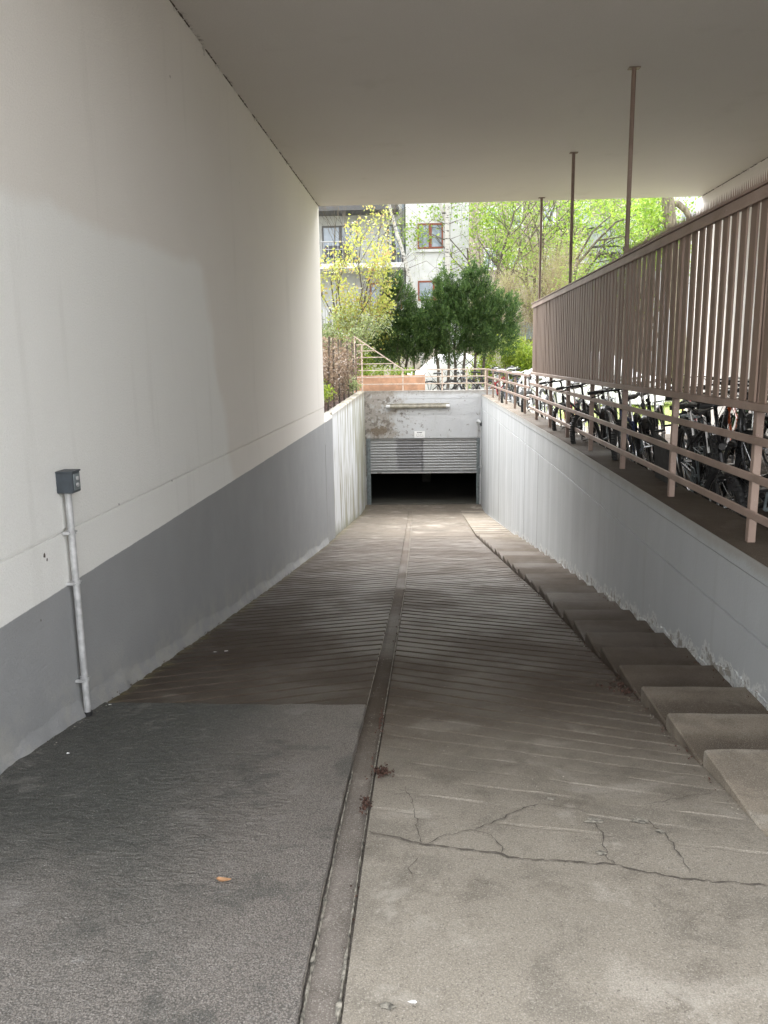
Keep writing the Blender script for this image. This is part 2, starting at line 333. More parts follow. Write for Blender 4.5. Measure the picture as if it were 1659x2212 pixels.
M = dict(
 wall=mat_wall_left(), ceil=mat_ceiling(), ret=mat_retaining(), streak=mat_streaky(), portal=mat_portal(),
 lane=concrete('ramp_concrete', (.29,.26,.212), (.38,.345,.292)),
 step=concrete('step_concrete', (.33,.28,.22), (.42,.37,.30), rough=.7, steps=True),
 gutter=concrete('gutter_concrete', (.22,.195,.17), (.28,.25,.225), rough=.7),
 edge=simple('crumbled_mortar', (.30,.28,.235), .9, 0, .8, 60, .6),
 asphalt=mat_asphalt(), rail=mat_rail(), slat=mat_slat(),
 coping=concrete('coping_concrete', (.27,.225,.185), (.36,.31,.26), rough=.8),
 white=simple('white_facade', (.60,.605,.605), .8, 0, .08, 3), grey=simple('grey_facade', (.42,.43,.41), .85, 0, .12, 3),
 dgrey=simple('dark_soffit', (.10,.10,.10), .8), alu=simple('aluminium', (.42,.43,.43), .42, .55, .2, 30),
 galv=simple('galvanised_pipe', (.50,.50,.50), .45, .25, .25, 26, .2), steel=simple('steel_frame', (.20,.23,.24), .5, .3, .3, 15),
 plastic=simple('slate_plastic', (.045,.055,.065), .5), rubber=simple('rubber', (.018,.018,.018), .75),
 black=simple('black_paint', (.012,.012,.013), .28), chrome=simple('chrome', (.6,.6,.6), .2, 1, .1),
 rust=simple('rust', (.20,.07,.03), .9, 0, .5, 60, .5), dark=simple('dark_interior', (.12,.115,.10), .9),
 wood=simple('red_brown_frame', (.22,.055,.025), .5), terr=simple('terracotta_board', (.56,.33,.21), .75, 0, .25, 5),
 beige=simple('beige_wall', (.46,.42,.35), .9, 0, .15, 3), tarp=simple('white_cover_fabric', (.80,.80,.80), .6, 0, .06, 2, .2),
 paper=simple('white_sign', (.80,.80,.80), .4, 0, .05), ink=simple('dark_print', (.06,.06,.07), .5),
 lampglass=simple('dirty_diffuser', (.27,.25,.20), .35, 0, .35, 12), old=simple('old_render', (.34,.30,.24), .95, 0, .35, 4, .5),
 oldg=simple('green_grey_bay', (.30,.34,.31), .85, 0, .2, 4), ground=simple('courtyard_paving', (.24,.215,.175), .9, 0, .3, 1.2, .3),
 street=simple('street_paving', (.30,.29,.27), .85, 0, .25, 3, .3),
 rail2=simple('cream_rail_paint', (.58,.47,.39), .5, 0, .25, 14), saddle=simple('saddle_black', (.02,.02,.02), .45), blue=simple('blue_enamel', (.03,.05,.16), .3), red=simple('red_enamel', (.38,.02,.02), .3),
 orange=simple('orange_enamel', (.50,.09,.015), .3), silver=simple('silver_enamel', (.50,.51,.53), .3, .4), green=simple('green_enamel', (.05,.12,.04), .3),
 bark=mat_bark('bark', (.05,.042,.033), (.16,.135,.10)), bark2=mat_bark('pale_bark', (.12,.10,.075), (.27,.23,.18)), birch=mat_birch(),
 twig=mat_bark('dry_twig', (.13,.085,.055), (.30,.21,.15)),
)
gl = N('window_glass'); M['glass'] = gl.finish(gl.mix(gl.noise(1.0,3), (.10,.14,.18), (.30,.36,.43)), .06, None, spec=1.0)
M['l_conifer'] = mat_leaf('conifer_leaf', (.032,.072,.022), (.068,.128,.032), (.15,.225,.06))
M['l_bronze'] = mat_leaf('young_bronze_leaf', (.32,.36,.08), (.50,.53,.12), (.48,.30,.14))
M['l_green'] = mat_leaf('fresh_green_leaf', (.17,.32,.04), (.33,.48,.06), (.46,.56,.14))
M['l_bush'] = mat_leaf('bright_bush_leaf', (.16,.26,.03), (.32,.42,.04), (.42,.48,.08))
M['l_pale'] = mat_leaf('pale_shrub_leaf', (.22,.29,.11), (.36,.43,.18), (.50,.52,.36))
M['l_bud'] = mat_leaf('budding_leaf', (.24,.22,.11), (.34,.33,.14), (.33,.24,.16))
M['l_dry'] = mat_leaf('dry_brown_leaf', (.12,.08,.055), (.22,.155,.105), (.34,.27,.19))
M['l_grass'] = mat_leaf('grass_blade', (.17,.24,.04), (.30,.38,.07), (.38,.40,.14))
M['litter'] = simple('leaf_litter_brown', (.075,.036,.024), .85, 0, .5, 90, .3)

# ------------------------------------------------------------------ ramp surface
FY = [-9,1.0,1.8,2.4,2.9,4.0,5.0,6.4,8.85,14.7,21.0,22.5,40]
FZ = [-1.5,-1.505,-1.53,-1.575,-1.635,-1.805,-1.955,-2.165,-2.52,-3.32,-4.09,-4.17,-4.2]
def fz(y): return float(np.interp(y, FY, FZ))
GY = [-9,1.58,3.9,8,14,21,24]; GX = [-.24,-.26,-.275,-.30,-.38,-.48,-.51]
def gx(y): return float(np.interp(y, GY, GX))
def gw(y): return .052+.0006*max(0,y)
KY = [-9,8,14.7,24]; KX = [1.12,1.12,.89,.88]
def kx(y): return float(np.interp(y, KY, KX))
WY = [-9,10,22.6]; WX = [1.665,1.665,1.49]
def wx(y): return float(np.interp(y, WY, WX))
LX = -1.75
def nz(a, b): return math.sin(a*3.1+b*1.7)*.5+math.sin(a*7.3-b*4.1+1)*.3+math.sin(a*17.1+b*9.7+2)*.2
ramp = struct_empty('ramp')
def lane(side):
    rows = []; v = -2.2 if side > 0 else -2.2; rowsv = []
    step = .165; k = 0
    while v < 2.55: rowsv.append((v,0)); v += .25
    v = 2.62
    while v < 14.4:
        dep = .010*min(1,.25+(v-2.4)/3)*(.6+.7*random.random())
        gq = 1+.5*min(1,max(0,(v-3.4)/2)); rowsv += [(v-.004,0),(v+.002*gq,-dep*.8*gq),(v+.010*gq,-dep*gq),(v+.018*gq,-dep*.7*gq),(v+.026*gq,.0)]
        rowsv.append((v+.09,.0006)); v += step*(1+random.uniform(-.04,.04)); k += 1
    rowsv += [(14.55,0),(14.69,0),(14.694,-.012),(14.712,-.012),(14.716,0)]
    v = 15.2
    while v < 22.3: rowsv.append((v,0)); v += .5
    rowsv += [(22.4,0)]
    P = []
    for (v, d) in rowsv:
        sl = .50*min(1,max(0,(v-1.5)/2.6)); sl *= 1-min(1,max(0,(v-13.2)/1.4))
        row = []; n = 28
        for j in range(n+1):
            t = j/n; y = v
            for _ in range(3):
                a = gx(y)+side*gw(y) ; b = kx(y) if side > 0 else LX-.03
                x = a+(b-a)*t
                y = v - sl*abs(x-a) + (.006*nz(x*4, v*3) if 2.5 < v < 14.4 else 0)
            nearf = min(1,max(0,(v-3.0)/1.6)); brk = nearf+(1-nearf)*max(0,min(1,.45+1.5*nz(x*3.3+v*5.1,v*2.7)))
            dd = d*(.5+.8*abs(math.sin(x*5.3+v*11.7)))*brk if d < 0 and v < 14.5 else d
            row.append((x, y, fz(y)+dd+.0015*nz(x*3,y*2)))
        P.append(row)
    o = MB().grid(P if side > 0 else [r[::-1] for r in P]).build('concrete_lane', M['lane'], ramp)
    return o
lane(1); lane(-1)
# centre channel: sunken strip with crumbling mortar lips
P = []
y = -2.2
while y < 22.4:
    c = gx(y); h = gw(y)-.004; z = fz(y)
    P.append([(c-h-.004,y,z-.016),(c-h*.55,y,z-.011+.001*nz(y*2,1)),(c,y,z-.009+.0015*nz(y*3,2)),(c+h*.55,y,z-.011),(c+h+.004,y,z-.016)]); y += .06
MB().grid(P).build('drain_channel', M['gutter'], ramp)
for sgn, y0, y1 in ((-1,-2.2,3.0),(1,-2.2,22)):
    mb = MB(); y = y0; P = []
    while y < y1:
        c = gx(y)+sgn*(gw(y)-.010); z = fz(y); wd = (.004+.009*abs(nz(y*5,sgn)))*min(1,max(.15,(3.2-y)/1.5))*random.uniform(.6,1.2)
        a = c-wd; b = c+wd*.6
        P.append([(a,y,z-.013),(a+.003,y,z-.003+.002*nz(y*9,3)),(b-.003,y,z-.002+.002*nz(y*11,5)),(b,y,z-.013)]); y += .018
    MB().grid(P).build('mortar_lip', M['edge'], ramp)
# asphalt patch on the left lane, with its own front edge
P = []; ys = list(np.linspace(-2.2,3.80,90))+[3.85,3.88]
for y in ys:
    row = []
    for j in range(41):
        t = j/40; a = LX-.03; b = gx(y)-gw(y)-.002+.004*nz(y*6,2); x = a+(b-a)*t
        yy = y+(.012*nz(x*6,1)+.006*random.random() if y > 3.8 else 0)
        row.append((x,yy,fz(yy)+.010+.003*nz(x*2.2,y*2.7)+.0035*nz(x*7,y*9)*(1 if x < -.6 else .3)))
    P.append(row)
P.append([(p[0],p[1]+.006,p[2]-.024) for p in P[-1]])
P2 = [[*r, (r[-1][0]+.004, r[-1][1], r[-1][2]-.03)] for r in P]
MB().grid(P2).build('asphalt_patch', M['asphalt'], ramp)
# threshold slab at the gate
MB().box((-1.9,21.42,-4.4),(1.9,22.45,-4.125)).build('threshold_slab', M['lane'], ramp)

# cracks in the near concrete: thin recessed dark seams following the photographed lines
def crackmat():
    n = N('crack_dirt'); return n.finish(n.mix(n.noise(30,4,.7), (.04,.034,.028), (.15,.13,.11)), 1)
M['crack'] = crackmat()
def floor_pt(x, y):
    d = fw*CAM_F + cr*(x-829.5) - cu*(y-1106); t = .0004
    while t < .03:
        p = d*t
        if p.z < fz(p.y): break
        t += .000004
    return p
def crack(pts, w0=.004):
    pts = [floor_pt(*p) for p in pts]; out = []
    for a, b in zip(pts, pts[1:]):
        n = max(2, int((b-a).length/.018))
        for i in range(n): out.append(a.lerp(b, i/n) + Vector((random.uniform(-1,1)*.007, random.uniform(-1,1)*.007, 0)))
    out.append(pts[-1]); rows = []
    for i, p in enumerate(out):
        q = out[min(i+1,len(out)-1)]-out[max(i-1,0)]; s = Vector((-q.y,q.x,0)).normalized()*w0*.8*random.uniform(.2,1.25)*(1 if 0 < i < len(out)-1 else .15)
        rows.append([(p.x-s.x,p.y-s.y,fz(p.y-s.y)+.0034),(p.x+s.x,p.y+s.y,fz(p.y+s.y)+.0034)])
    return rows
mb = MB()
for pts, w0 in (([(795,1800),(860,1812),(925,1828),(1060,1842),(1130,1858),(1320,1870),(1400,1888),(1500,1902),(1659,1915)],.0045),
            ([(925,1826),(945,1810),(1020,1796),(1075,1775),(1130,1745),(1165,1738)],.003),([(1020,1796),(1060,1806),(1085,1830),(1082,1845)],.003),
            ([(875,1700),(893,1740),(905,1800),(912,1826)],.002),([(1395,1775),(1432,1800),(1470,1850),(1490,1890)],.003),
            ([(1275,1765),(1300,1800),(1310,1850),(1330,1872)],.0025),([(1400,1740),(1470,1725),(1540,1715)],.002),
            ([(900,1855),(885,1880),(893,1905)],.002),([(1165,1738),(1240,1748),(1290,1760)],.002)):
    for row in [crack(pts, w0)]: mb.grid(row)
mb.build('crack', M['crack'], ramp)
# chipped concrete where the cracks meet
mb = MB()
for (px,py,rr) in ((1282,1775,.032),(1300,1845,.022),(1382,1775,.034),(1425,1798,.018),(840,2178,.02),(1190,1728,.02)):
    c = floor_pt(px,py); n = 9; ring = []
    for k in range(n):
        a = 2*math.pi*k/n; q = rr*random.uniform(.5,1.1); x = c.x+q*math.cos(a)*1.1; y = c.y+q*math.sin(a)*.8; ring.append((x,y,fz(y)+.0037))
    mb.add([(c.x,c.y,fz(c.y)+.005)]+ring, [(0,1+k,1+(k+1)%n) for k in range(n)])
mb.build('cement_chip', M['edge'], ramp)

# ------------------------------------------------------------------ steps beside the ramp
stairs = thing('staircase', 'long flight of shallow concrete steps beside the ramp under the grey wall', 'stairs', (1.4,2.6,-1.6))
def child_world(o, parent): o.parent = parent; o.matrix_parent_inverse = Matrix.Translation(-Vector(parent.location))
NOSE = [3.08+.482*i for i in range(24)]
y0 = 2.47
mb = MB()
P = []
yy = -2.2
while yy < 2.47: P.append([(1.128,yy,fz(yy)+.002),(1.9,yy,fz(yy)+.002)]); yy += .2
P.append([(1.128,2.466,fz(2.466)+.002),(1.9,2.466,fz(2.466)+.002)])
o = mb.grid(P).build('landing', M['step']); child_world(o, stairs)
for i, y1 in enumerate(NOSE):
    z = fz(y1)+.088; b = fz(y1)-.25
    if i == 0: z = fz(2.47)+.003
    dx = random.uniform(-.006,.006); dz = random.uniform(-.004,.004)
    n = 7; mb = MB(); top = []
    xa0, xa1, xb = kx(y0)+dx, kx(y1)+dx, 1.9
    z += dz
    # worn step: bevelled nosing, slightly irregular left edge
    c = .008
    sec = [(y0+.001,z),(y1-c-.001,z),(y1-.002,z-c),(y1-.002,b)]
    rows = []
    for j in range(n+1):
        t = j/n
        r = []
        for (yy,zz) in sec:
            xa = xa0+(xa1-xa0)*(yy-y0)/(y1-y0); x = xa+c+(xb-xa-c)*t
            r.append((x,yy+.003*nz(x*7,i),zz+(.0025*nz(x*5,i*1.3) if zz > b+.1 else 0)))
        rows.append(r)
    mb.grid(rows)
    L = [(xa0,y0+.001,z-c),(xa1,y1-c-.001,z-c),(xa1,y1-.002,z-2*c),(xa1,y1-.002,b)]
    base = len(mb.v); mb.v += L
    for k in range(3): mb.f.append((base+k, base+k+1, k+1, k))
    mb.v.append((xa0,y0+.001,b)); e = len(mb.v)-1
    mb.f.append((base, e, base+3, base+2, base+1))
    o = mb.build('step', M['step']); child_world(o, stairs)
    y0 = y1
P = []
yy = NOSE[-1]
while yy < 22.4:
    z = fz(yy)+.05*max(0,1-(yy-NOSE[-1])/7); k = kx(yy); P.append([(k,yy,z-.2),(k,yy,z-.006),(k+.006,yy,z),(1.9,yy,z)]); yy += .3
o = MB().grid(P).build('kerb_strip', M['step']); child_world(o, stairs)

# ------------------------------------------------------------------ passage walls, ceiling, building above
YE, YS, ZC = 13.46, 1.7, 2.42
def wall_profile(prof, ys, name, mat, xfun=None, parent=None):
    P = [[((xfun(y) if xfun else 0)+dx, y, z) for (dx,z) in prof(y)] for y in ys]
    return MB().grid(P).build(name, mat, parent)
lw = thing('plaster_wall', 'tall white plastered passage wall with a grey painted band along the ramp', 'wall', (LX,6,-1.8))
ys = list(np.linspace(YS,YE,60))
jog = lambda y: .004*nz(y*1.3,.5)
def profl(y):
    j = jog(y)
    return [(0,fz(y)-.3),(0,fz(y)+.0),(j*.5,-1.06),(j*.5,-.802),(-.012,-.799),(-.014,-.787),(0.002,-.783),(0,0),(0,1.2),(0,ZC)]
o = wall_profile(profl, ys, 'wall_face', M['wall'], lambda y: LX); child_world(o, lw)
o = MB().box((-6,YS,-5),(LX-.02,YE-.0,ZC+.0)).add([(LX,YE,-1.0),(LX-.02,YE,-1.0),(LX-.02,YE,ZC),(LX,YE,ZC)],[(0,1,2,3)]).add([(LX,YS,-3),(LX-.02,YS,-3),(LX-.02,YS,ZC),(LX,YS,ZC)],[(0,1,2,3)]).build('wall_core', M['wall']); child_world(o, lw)
# lumpy plaster toe along the floor
P = []
y = YS
while y < YE:
    h = .05+.035*nz(y*1.1,.3)+.015*random.random(); d = .018+.014*abs(nz(y*2.3,4)); z = fz(y)+.008
    P.append([(LX+.0005,y,z+h+.03),(LX+d*.35,y,z+h*.7),(LX+d,y,z+h*.2),(LX+d+.004,y,z-.02)]); y += .03
o = MB().grid(P).build('plaster_toe', M['wall'], smooth=True); child_world(o, lw)
rw = thing('plaster_wall', 'white plastered wall beyond the slatted screen on the right', 'wall', (4.3,6,-1.3))
o = MB().box((4.3,YS,-2),(7,13.72,ZC)).build('wall_face', M['wall']); child_world(o, rw)
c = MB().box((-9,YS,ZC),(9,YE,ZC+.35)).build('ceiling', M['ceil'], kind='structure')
bl = thing('apartment_building', 'upper storeys of the building above the passage', 'building', (0,6,ZC+.35))
o = MB().box((-9,YS,ZC+.352),(9,YE,ZC+9)).build('upper_wall', M['white']); child_world(o, bl)

for xj, sg_, par in ((LX,1,lw),(4.3,-1,rw)):
    mb = MB(); y = YS
    while y < YE-.05:
        L_ = random.uniform(.02,.16)
        if random.random() < .8:
            n_ = max(2,int(L_/.02)); rows = []
            for i_ in range(n_+1):
                yy = y+L_*i_/n_; w_ = .0035+.008*abs(nz(yy*6,2))*random.random(); rows.append([(xj+sg_*.0015,yy,ZC-.001-w_),(xj+sg_*.004,yy,ZC-.003),(xj+sg_*(.004+w_*1.4),yy,ZC-.0015)])
            mb.grid(rows)
        y += L_+random.uniform(0,.02)
    o = mb.build('joint_crack', M['crack']); o['kind'] = 'stuff'; child_world(o, par)
# platform under the screen and ground
MB().box((1.99,YS-.02,-3),(4.32,13.8,-1.335)).build('platform', M['coping'], kind='structure')
P = []
ys2 = list(np.linspace(YS,22.62,120))
def profr(y):
    v = 0
    w = .0015*nz(y*3,1)
    j = -.004 if any(abs(y-q) < .12 for q in (14.5,)) else 0
    return [(0,-4.6),(w,fz(y)-.1),(w,-1.437),(.012,-1.433),(.012,-1.424),(0,-1.420),(w,-1.135),(-.008,-1.125),(-.010,-1.040),(0,-1.03),(.33,-1.03),(.335,-1.7)]
rt_wall = thing('retaining_wall', 'painted grey concrete retaining wall along the steps with a flat coping', 'wall', (1.67,8,-1.03))
# faces looking at -X
P = [[(wx(y)+dx,y,z) for (dx,z) in profr(y)][::-1] for y in ys2]
o = MB().grid(P).build('wall_face', M['ret']); child_world(o, rt_wall)
for yj in (11.9,13.4,15.2,17.6,20.1):
    zt = -1.45
    o = MB().box((wx(yj)-.0018,yj-.003,fz(yj)-.02),(wx(yj)+.01,yj+.003,zt)).build('formwork_seam', M['crack']); child_world(o, rt_wall)
P = [[(wx(y)-.0105,y,-1.031),(wx(y)-.004,y,-1.0275),(wx(y)+.33,y,-1.027+.0015*nz(y,3)),(wx(y)+.338,y,-1.04)] for y in ys2]
o = MB().grid([r for r in P]).build('coping', M['coping']); child_world(o, rt_wall)
# flaking plaster skirt at the foot of that wall
P = []
y = 2.0
while y < 22:
    fl = fz(y)+(.05 if y < 15 else .02); near = max(0,1-(y-3)/9)
    h = (.008+.025*near)+(.010+.045*near)*nz(y*1.4,1.3)+.014*random.random()*(.2+near)+.014*near*max(0,nz(y*5.1,3.3)-.3); d = .004+.006*abs(nz(y*4,1)); h = max(h,.008)
    x = wx(y); P.append([(x+.003,y,fl+h+.006),(x-.003-.003*random.random(),y,fl+h),(x-d*.7,y,fl+h*.45),(x-d,y,fl-.08)]); y += .022
o = MB().grid([r[::-1] for r in P]).build('flaking_skirt', M['edge2'] if 'edge2' in M else M['ret']); child_world(o, rt_wall)

# left ramp wall beyond the passage, earth bed behind
lt = thing('retaining_wall', 'streaked and mossy white ramp wall left of the garage gate', 'wall', (-1.78,18,-1))
ysl = list(np.linspace(YE,22.62,70))
def topz(y): return -1.02+.13*(y-13.5)/9+.012*nz(y*2,1)
P = [[(LX-.03*(y>14.6),y,fz(y)-.3),(LX-.03*(y>14.6),y,-2),(LX-.03*(y>14.6)+.004*nz(y,4),y,topz(y)-.02),(LX-.05,y,topz(y)),(LX-.20,y,topz(y)),(LX-.21,y,-1.6)] for y in ysl if y >= 14.55]
o = MB().grid(P).build('wall_face', M['streak']); child_world(o, lt)
P = [[(LX+.001,y,fz(y)-.3),(LX+.001,y,-1.06),(LX+.001,y,topz(y)-.02),(LX-.02,y,topz(y)),(LX-.20,y,topz(y)),(LX-.21,y,-1.6)] for y in list(np.linspace(YE+.002,14.58,8))]
o = MB().grid(P).add([(LX,14.58,-5),(LX-.05,14.58,-5),(LX-.05,14.58,-.96),(LX,14.58,-.96)],[(0,1,2,3)]).build('painted_pier', M['wall'], lt if False else None); child_world(o, lt)
P = []
for y in np.linspace(YE,22.6,40): P.append([(-1.95+.0,y,topz(y)-.05),(-2.2,y,-.93+.05*nz(y,2)),(-2.8,y,-.9+.06*nz(y,5)),(-6,y,-.9)])
MB().grid([r[::-1] for r in P]).build('soil_bed', M['litter'], kind='structure')

# courtyard ground, street
MB().box((-40,22.85,-1.6),(1.9,110,-1.335)).build('courtyard_ground', M['ground'], kind='structure')
MB().box((1.9,13.8,-1.6),(60,110,-1.337)).build('courtyard_paving', M['ground'], kind='structure')
MB().box((-60,-40,-1.8),(60,-1.4-.9,-1.52)).build('street', M['street'], kind='structure')
MB().add([(-60,-2.3,-1.518),(60,-2.3,-1.518),(60,-.9,-1.518),(-60,-.9,-1.518)],[(0,1,2,3)]).build('pavement', M['street'], kind='structure')
MB().add([(-400,-400,-6.5),(400,-400,-6.5),(400,400,-6.5),(-400,400,-6.5)],[(0,1,2,3)]).build('ground', M['ground'], kind='structure')

# ------------------------------------------------------------------ garage portal and shutter
pt = thing('garage_portal', 'weathered concrete front of the underground garage with the gate opening', 'garage', (-.15,22.5,-4.15))
YP = 22.5
o = MB().grid([[(x,YP+.003*nz(x*2,z*3),z) for x in np.linspace(-1.95,1.56,30)] for z in (-2.225,-2.0,-1.7,-1.566)]).build('lintel_face', M['portal']); child_world(o, pt)
o = MB().grid([[(x,YP+.004+.003*nz(x*2,z*3),z) for x in np.linspace(-1.95,1.56,30)] for z in (-1.560,-1.4,-1.126)]).build('lintel_face', M['portal']); child_world(o, pt)
o = MB().grid([[(x,YP-.001+.003*nz(x*2,z*3),z+.006*nz(x*4,2)*(z>-.95)) for x in np.linspace(-1.95,1.56,50)] for z in (-1.12,-1.0,-.905)]).build('parapet_face', M['portal']); child_world(o, pt)
o = MB().box((-1.96,YP+.02,-2.24),(1.9,YP+.35,-.905)).build('parapet_core', M['portal']); child_world(o, pt)
o = MB().box((-1.96,YP,-4.4),(-1.76,YP+.35,-2.24)).build('gate_jamb', M['portal']); child_world(o, pt)
o = MB().box((1.455,YP,-4.4),(1.9,YP+.35,-2.24)).build('gate_jamb', M['portal']); child_world(o, pt)
# garage interior
gi = struct_empty('garage_interior')
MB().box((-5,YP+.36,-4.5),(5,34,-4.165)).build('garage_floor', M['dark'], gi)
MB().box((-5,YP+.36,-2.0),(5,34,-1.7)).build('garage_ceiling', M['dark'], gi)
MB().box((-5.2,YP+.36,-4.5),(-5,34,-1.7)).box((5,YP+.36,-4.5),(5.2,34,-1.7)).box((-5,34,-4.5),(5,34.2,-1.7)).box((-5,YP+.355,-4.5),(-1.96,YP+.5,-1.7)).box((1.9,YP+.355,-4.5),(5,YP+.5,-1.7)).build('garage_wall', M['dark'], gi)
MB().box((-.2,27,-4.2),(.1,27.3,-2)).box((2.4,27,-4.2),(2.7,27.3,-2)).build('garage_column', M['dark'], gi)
# shutter
def mat_shutter():
    n = N('shutter_aluminium'); col = n.mix(n.noise(2,4), (.30,.305,.31), (.37,.375,.38))
    dx = n.math('DIVIDE', n.math('ADD', n.X, .53), .36); q = n.math('ADD', n.math('ABSOLUTE', dx), n.math('MULTIPLY', n.math('SUBTRACT', n.noise(7,6,.7), .5), 1.5))
    zz = n.ramp(n.Z,-3.2,-3.05); q2 = n.ramp(q,1.15,.9); col = n.mix(n.math('MULTIPLY', n.math('MULTIPLY', q2, zz), .7), col, (.15,.15,.16))
    ln = n.math('ADD', n.math('ABSOLUTE', n.math('ADD', n.X, .17)), n.math('MULTIPLY', n.math('SUBTRACT', n.noise(14,4,.7), .5), .12))
    col = n.mix(n.math('MULTIPLY', n.ramp(ln,.05,.0), .7), col, (.08,.08,.085))
    col = n.mix(n.math('MULTIPLY', n.ramp(n.noise(6,6,.7,stretch=(.5,1,2)),.56,.7), .5), col, (.20,.19,.16))
    return n.finish(col, .42, n.noise(30,3), .1, .003, .35)
M['shutter'] = mat_shutter()
gt = thing('roller_shutter', 'half raised aluminium roller shutter of the garage with smeared dark marks', 'garage door', (-.15,22.55,-3.22))
xs0, xs1 = -1.66, 1.385; prof = [(0,0),(-.006,.012),(-.016,.026),(-.022,.042),(-.019,.058),(-.010,.070),(0,.078),(.004,.082)]
mb = MB(); mb.grid([[(x,dy,dz) for (dy,dz) in prof] for x in (xs0,-.15,xs1)]); mb.f = [f[::-1] for f in mb.f]
slat0 = mb.build('shutter_slat', M['shutter'], smooth=True)
for i in range(13):
    s_ = slat0 if i == 0 else slat0.copy()
    if i: C.objects.link(s_)
    s_.parent = gt; s_.location = (.15,.012,.04+.0785*i)
o = MB().bbox((xs0,22.528,-3.235),(xs1,22.56,-3.19)).build('bottom_rail', M['alu']); child_world(o, gt)
o = MB().box((xs0+.2,22.524,-3.236),(xs0+.33,22.545,-3.20)).build('rail_dent', M['dark']); child_world(o, gt)
for a, b in ((-1.757,-1.64),(1.365,1.453)):
    o = MB().bbox((a,22.50,-4.2),(b,22.525,-2.237)).bbox((a+.03 if a<0 else a,22.47,-4.2),(b if a<0 else b-.03,22.499,-2.237)).build('guide_rail', M['steel']); child_world(o, gt)
# fluorescent lamp over the gate
lp = thing('strip_light', 'long dirty fluorescent light fitting above the garage gate', 'lamp', (-.28,22.45,-1.32))
o = MB().bbox((-1.16,22.44,-1.30),(.60,22.495,-1.25)).build('housing', M['lampglass']); child_world(o, lp)
pts = []
mb = MB(); mb.tube([(-1.08,22.43,-1.34),(.52,22.43,-1.34)], .052, 14); o = mb.build('diffuser', M['lampglass'], smooth=False); smooth_angle(o); child_world(o, lp)
for a, b in ((-1.17,-1.06),(.50,.61)):
    mb = MB().tube([(a,22.43,-1.34),(b,22.43,-1.34)], .062, 14); o = mb.build('end_cap', M['galv']); smooth_angle(o); child_world(o, lp)
# small notice with two round signs
sg = thing('notice_sign', 'small white notice with two round symbols above the shutter', 'sign', (-.25,22.47,-2.13))
o = MB().bbox((-.39,22.478,-2.222),(-.09,22.494,-2.03),.003).build('sign_plate', M['paper']); child_world(o, sg)
mb = MB()
for x0, x1 in ((-.31,-.275),(-.268,-.235),(-.228,-.20),(-.193,-.17)): mb.box((x0,22.4735,-2.075),(x1,22.4765,-2.055))
o = mb.build('sign_lettering', M['ink']); child_world(o, sg)
for cx in (-.29,-.19):
    mb = MB().torus((cx,22.4762,-2.145), .036, .004, 'Y', 20, 4); o = mb.build('round_symbol', M['galv']); child_world(o, sg)
# flood lamp / sensor on the right corner with its cable pipe, lock below
cm = thing('sensor_lamp', 'small grey sensor on a bracket in the corner right of the gate', 'sensor', (1.42,22.4,-1.8))
o = MB().tube([(1.40,22.49,-2.2),(1.40,22.47,-1.85),(1.41,22.46,-1.78)], .014, 8).build('conduit', M['galv']); child_world(o, cm)
mb = MB().tube([(1.36,22.45,-1.80),(1.40,22.42,-1.755),(1.47,22.36,-1.80)], [.035,.045,.04], 10); o = mb.build('sensor_body', M['galv']); smooth_angle(o); child_world(o, cm)
o = MB().tube([(1.455,22.37,-1.83),(1.485,22.33,-1.87)], .032, 10).build('lens', M['black']); child_world(o, cm)
lk = thing('gate_handle', 'small grey lever handle on the right wall beside the shutter', 'handle', (1.47,22.2,-3.0))
o = MB().bbox((1.45,22.10,-3.05),(1.485,22.18,-2.97)).build('backplate', M['galv']); child_world(o, lk)
o = MB().tube([(1.45,22.14,-3.0),(1.40,22.14,-3.0),(1.395,22.05,-3.02)], .012, 8).tube([(1.44,22.14,-3.04),(1.43,22.13,-3.2)], .012, 8).build('lever', M['steel']); child_world(o, lk)

# ------------------------------------------------------------------ key switch box on its pipe, left wall
ky = thing('key_switch_post', 'galvanised pipe clamped to the left wall carrying a slate grey key switch box', 'key switch', (LX+.06,3.66,-1.73))
px = LX+.034; pyy = 3.66
mb = MB().tube([(px,pyy,-1.735),(px,pyy+.0,-.60)], .0165, 16); o = mb.build('pipe', M['galv']); smooth_angle(o); child_world(o, ky)
o = MB().tube([(px,pyy,-1.742),(px,pyy,-1.722)], .022, 16).build('pipe_collar', M['rubber']); child_world(o, ky)
for z in (-.80,-1.05,-1.55):
    mb = MB().tube([(px,pyy,z-.008),(px,pyy,z+.008)], .021, 16).bbox((LX+.0,pyy-.036,z-.007),(px+.004,pyy-.018,z+.007),.002).bbox((LX,pyy+.018,z-.007),(px+.004,pyy+.034,z+.007),.002)
    mb.tube([(px-.005,pyy-.028,z),(px+.016,pyy-.029,z)], .004, 6).tube([(px-.005,pyy+.026,z),(px+.016,pyy+.027,z)], .004, 6)
    o = mb.build('pipe_clamp', M['galv']); child_world(o, ky)
o = MB().bbox((LX,3.615,-.605),(LX+.080,3.705,-.502),.004).build('switch_box', M['plastic']); child_world(o, ky)
o = MB().bbox((LX+.002,3.612,-.508),(LX+.084,3.709,-.500),.002).build('box_lid', M['plastic']); child_world(o, ky)
o = MB().bbox((LX+.0795,3.630,-.592),(LX+.0835,3.690,-.515),.001).build('switch_plate', M['steel']); child_world(o, ky)
for z in (-.537,-.568):
    mb = MB().tube([(LX+.083,3.66,z),(LX+.090,3.66,z)], .010, 14).tube([(LX+.089,3.66,z),(LX+.092,3.66,z)], .005, 10); o = mb.build('button', M['galv']); child_world(o, ky)
mb = MB().sphere((LX+.004,3.715,-1.03), (.006,.013,.016), 10, 6); o = mb.build('rusty_anchor', M['rust']); child_world(o, ky)
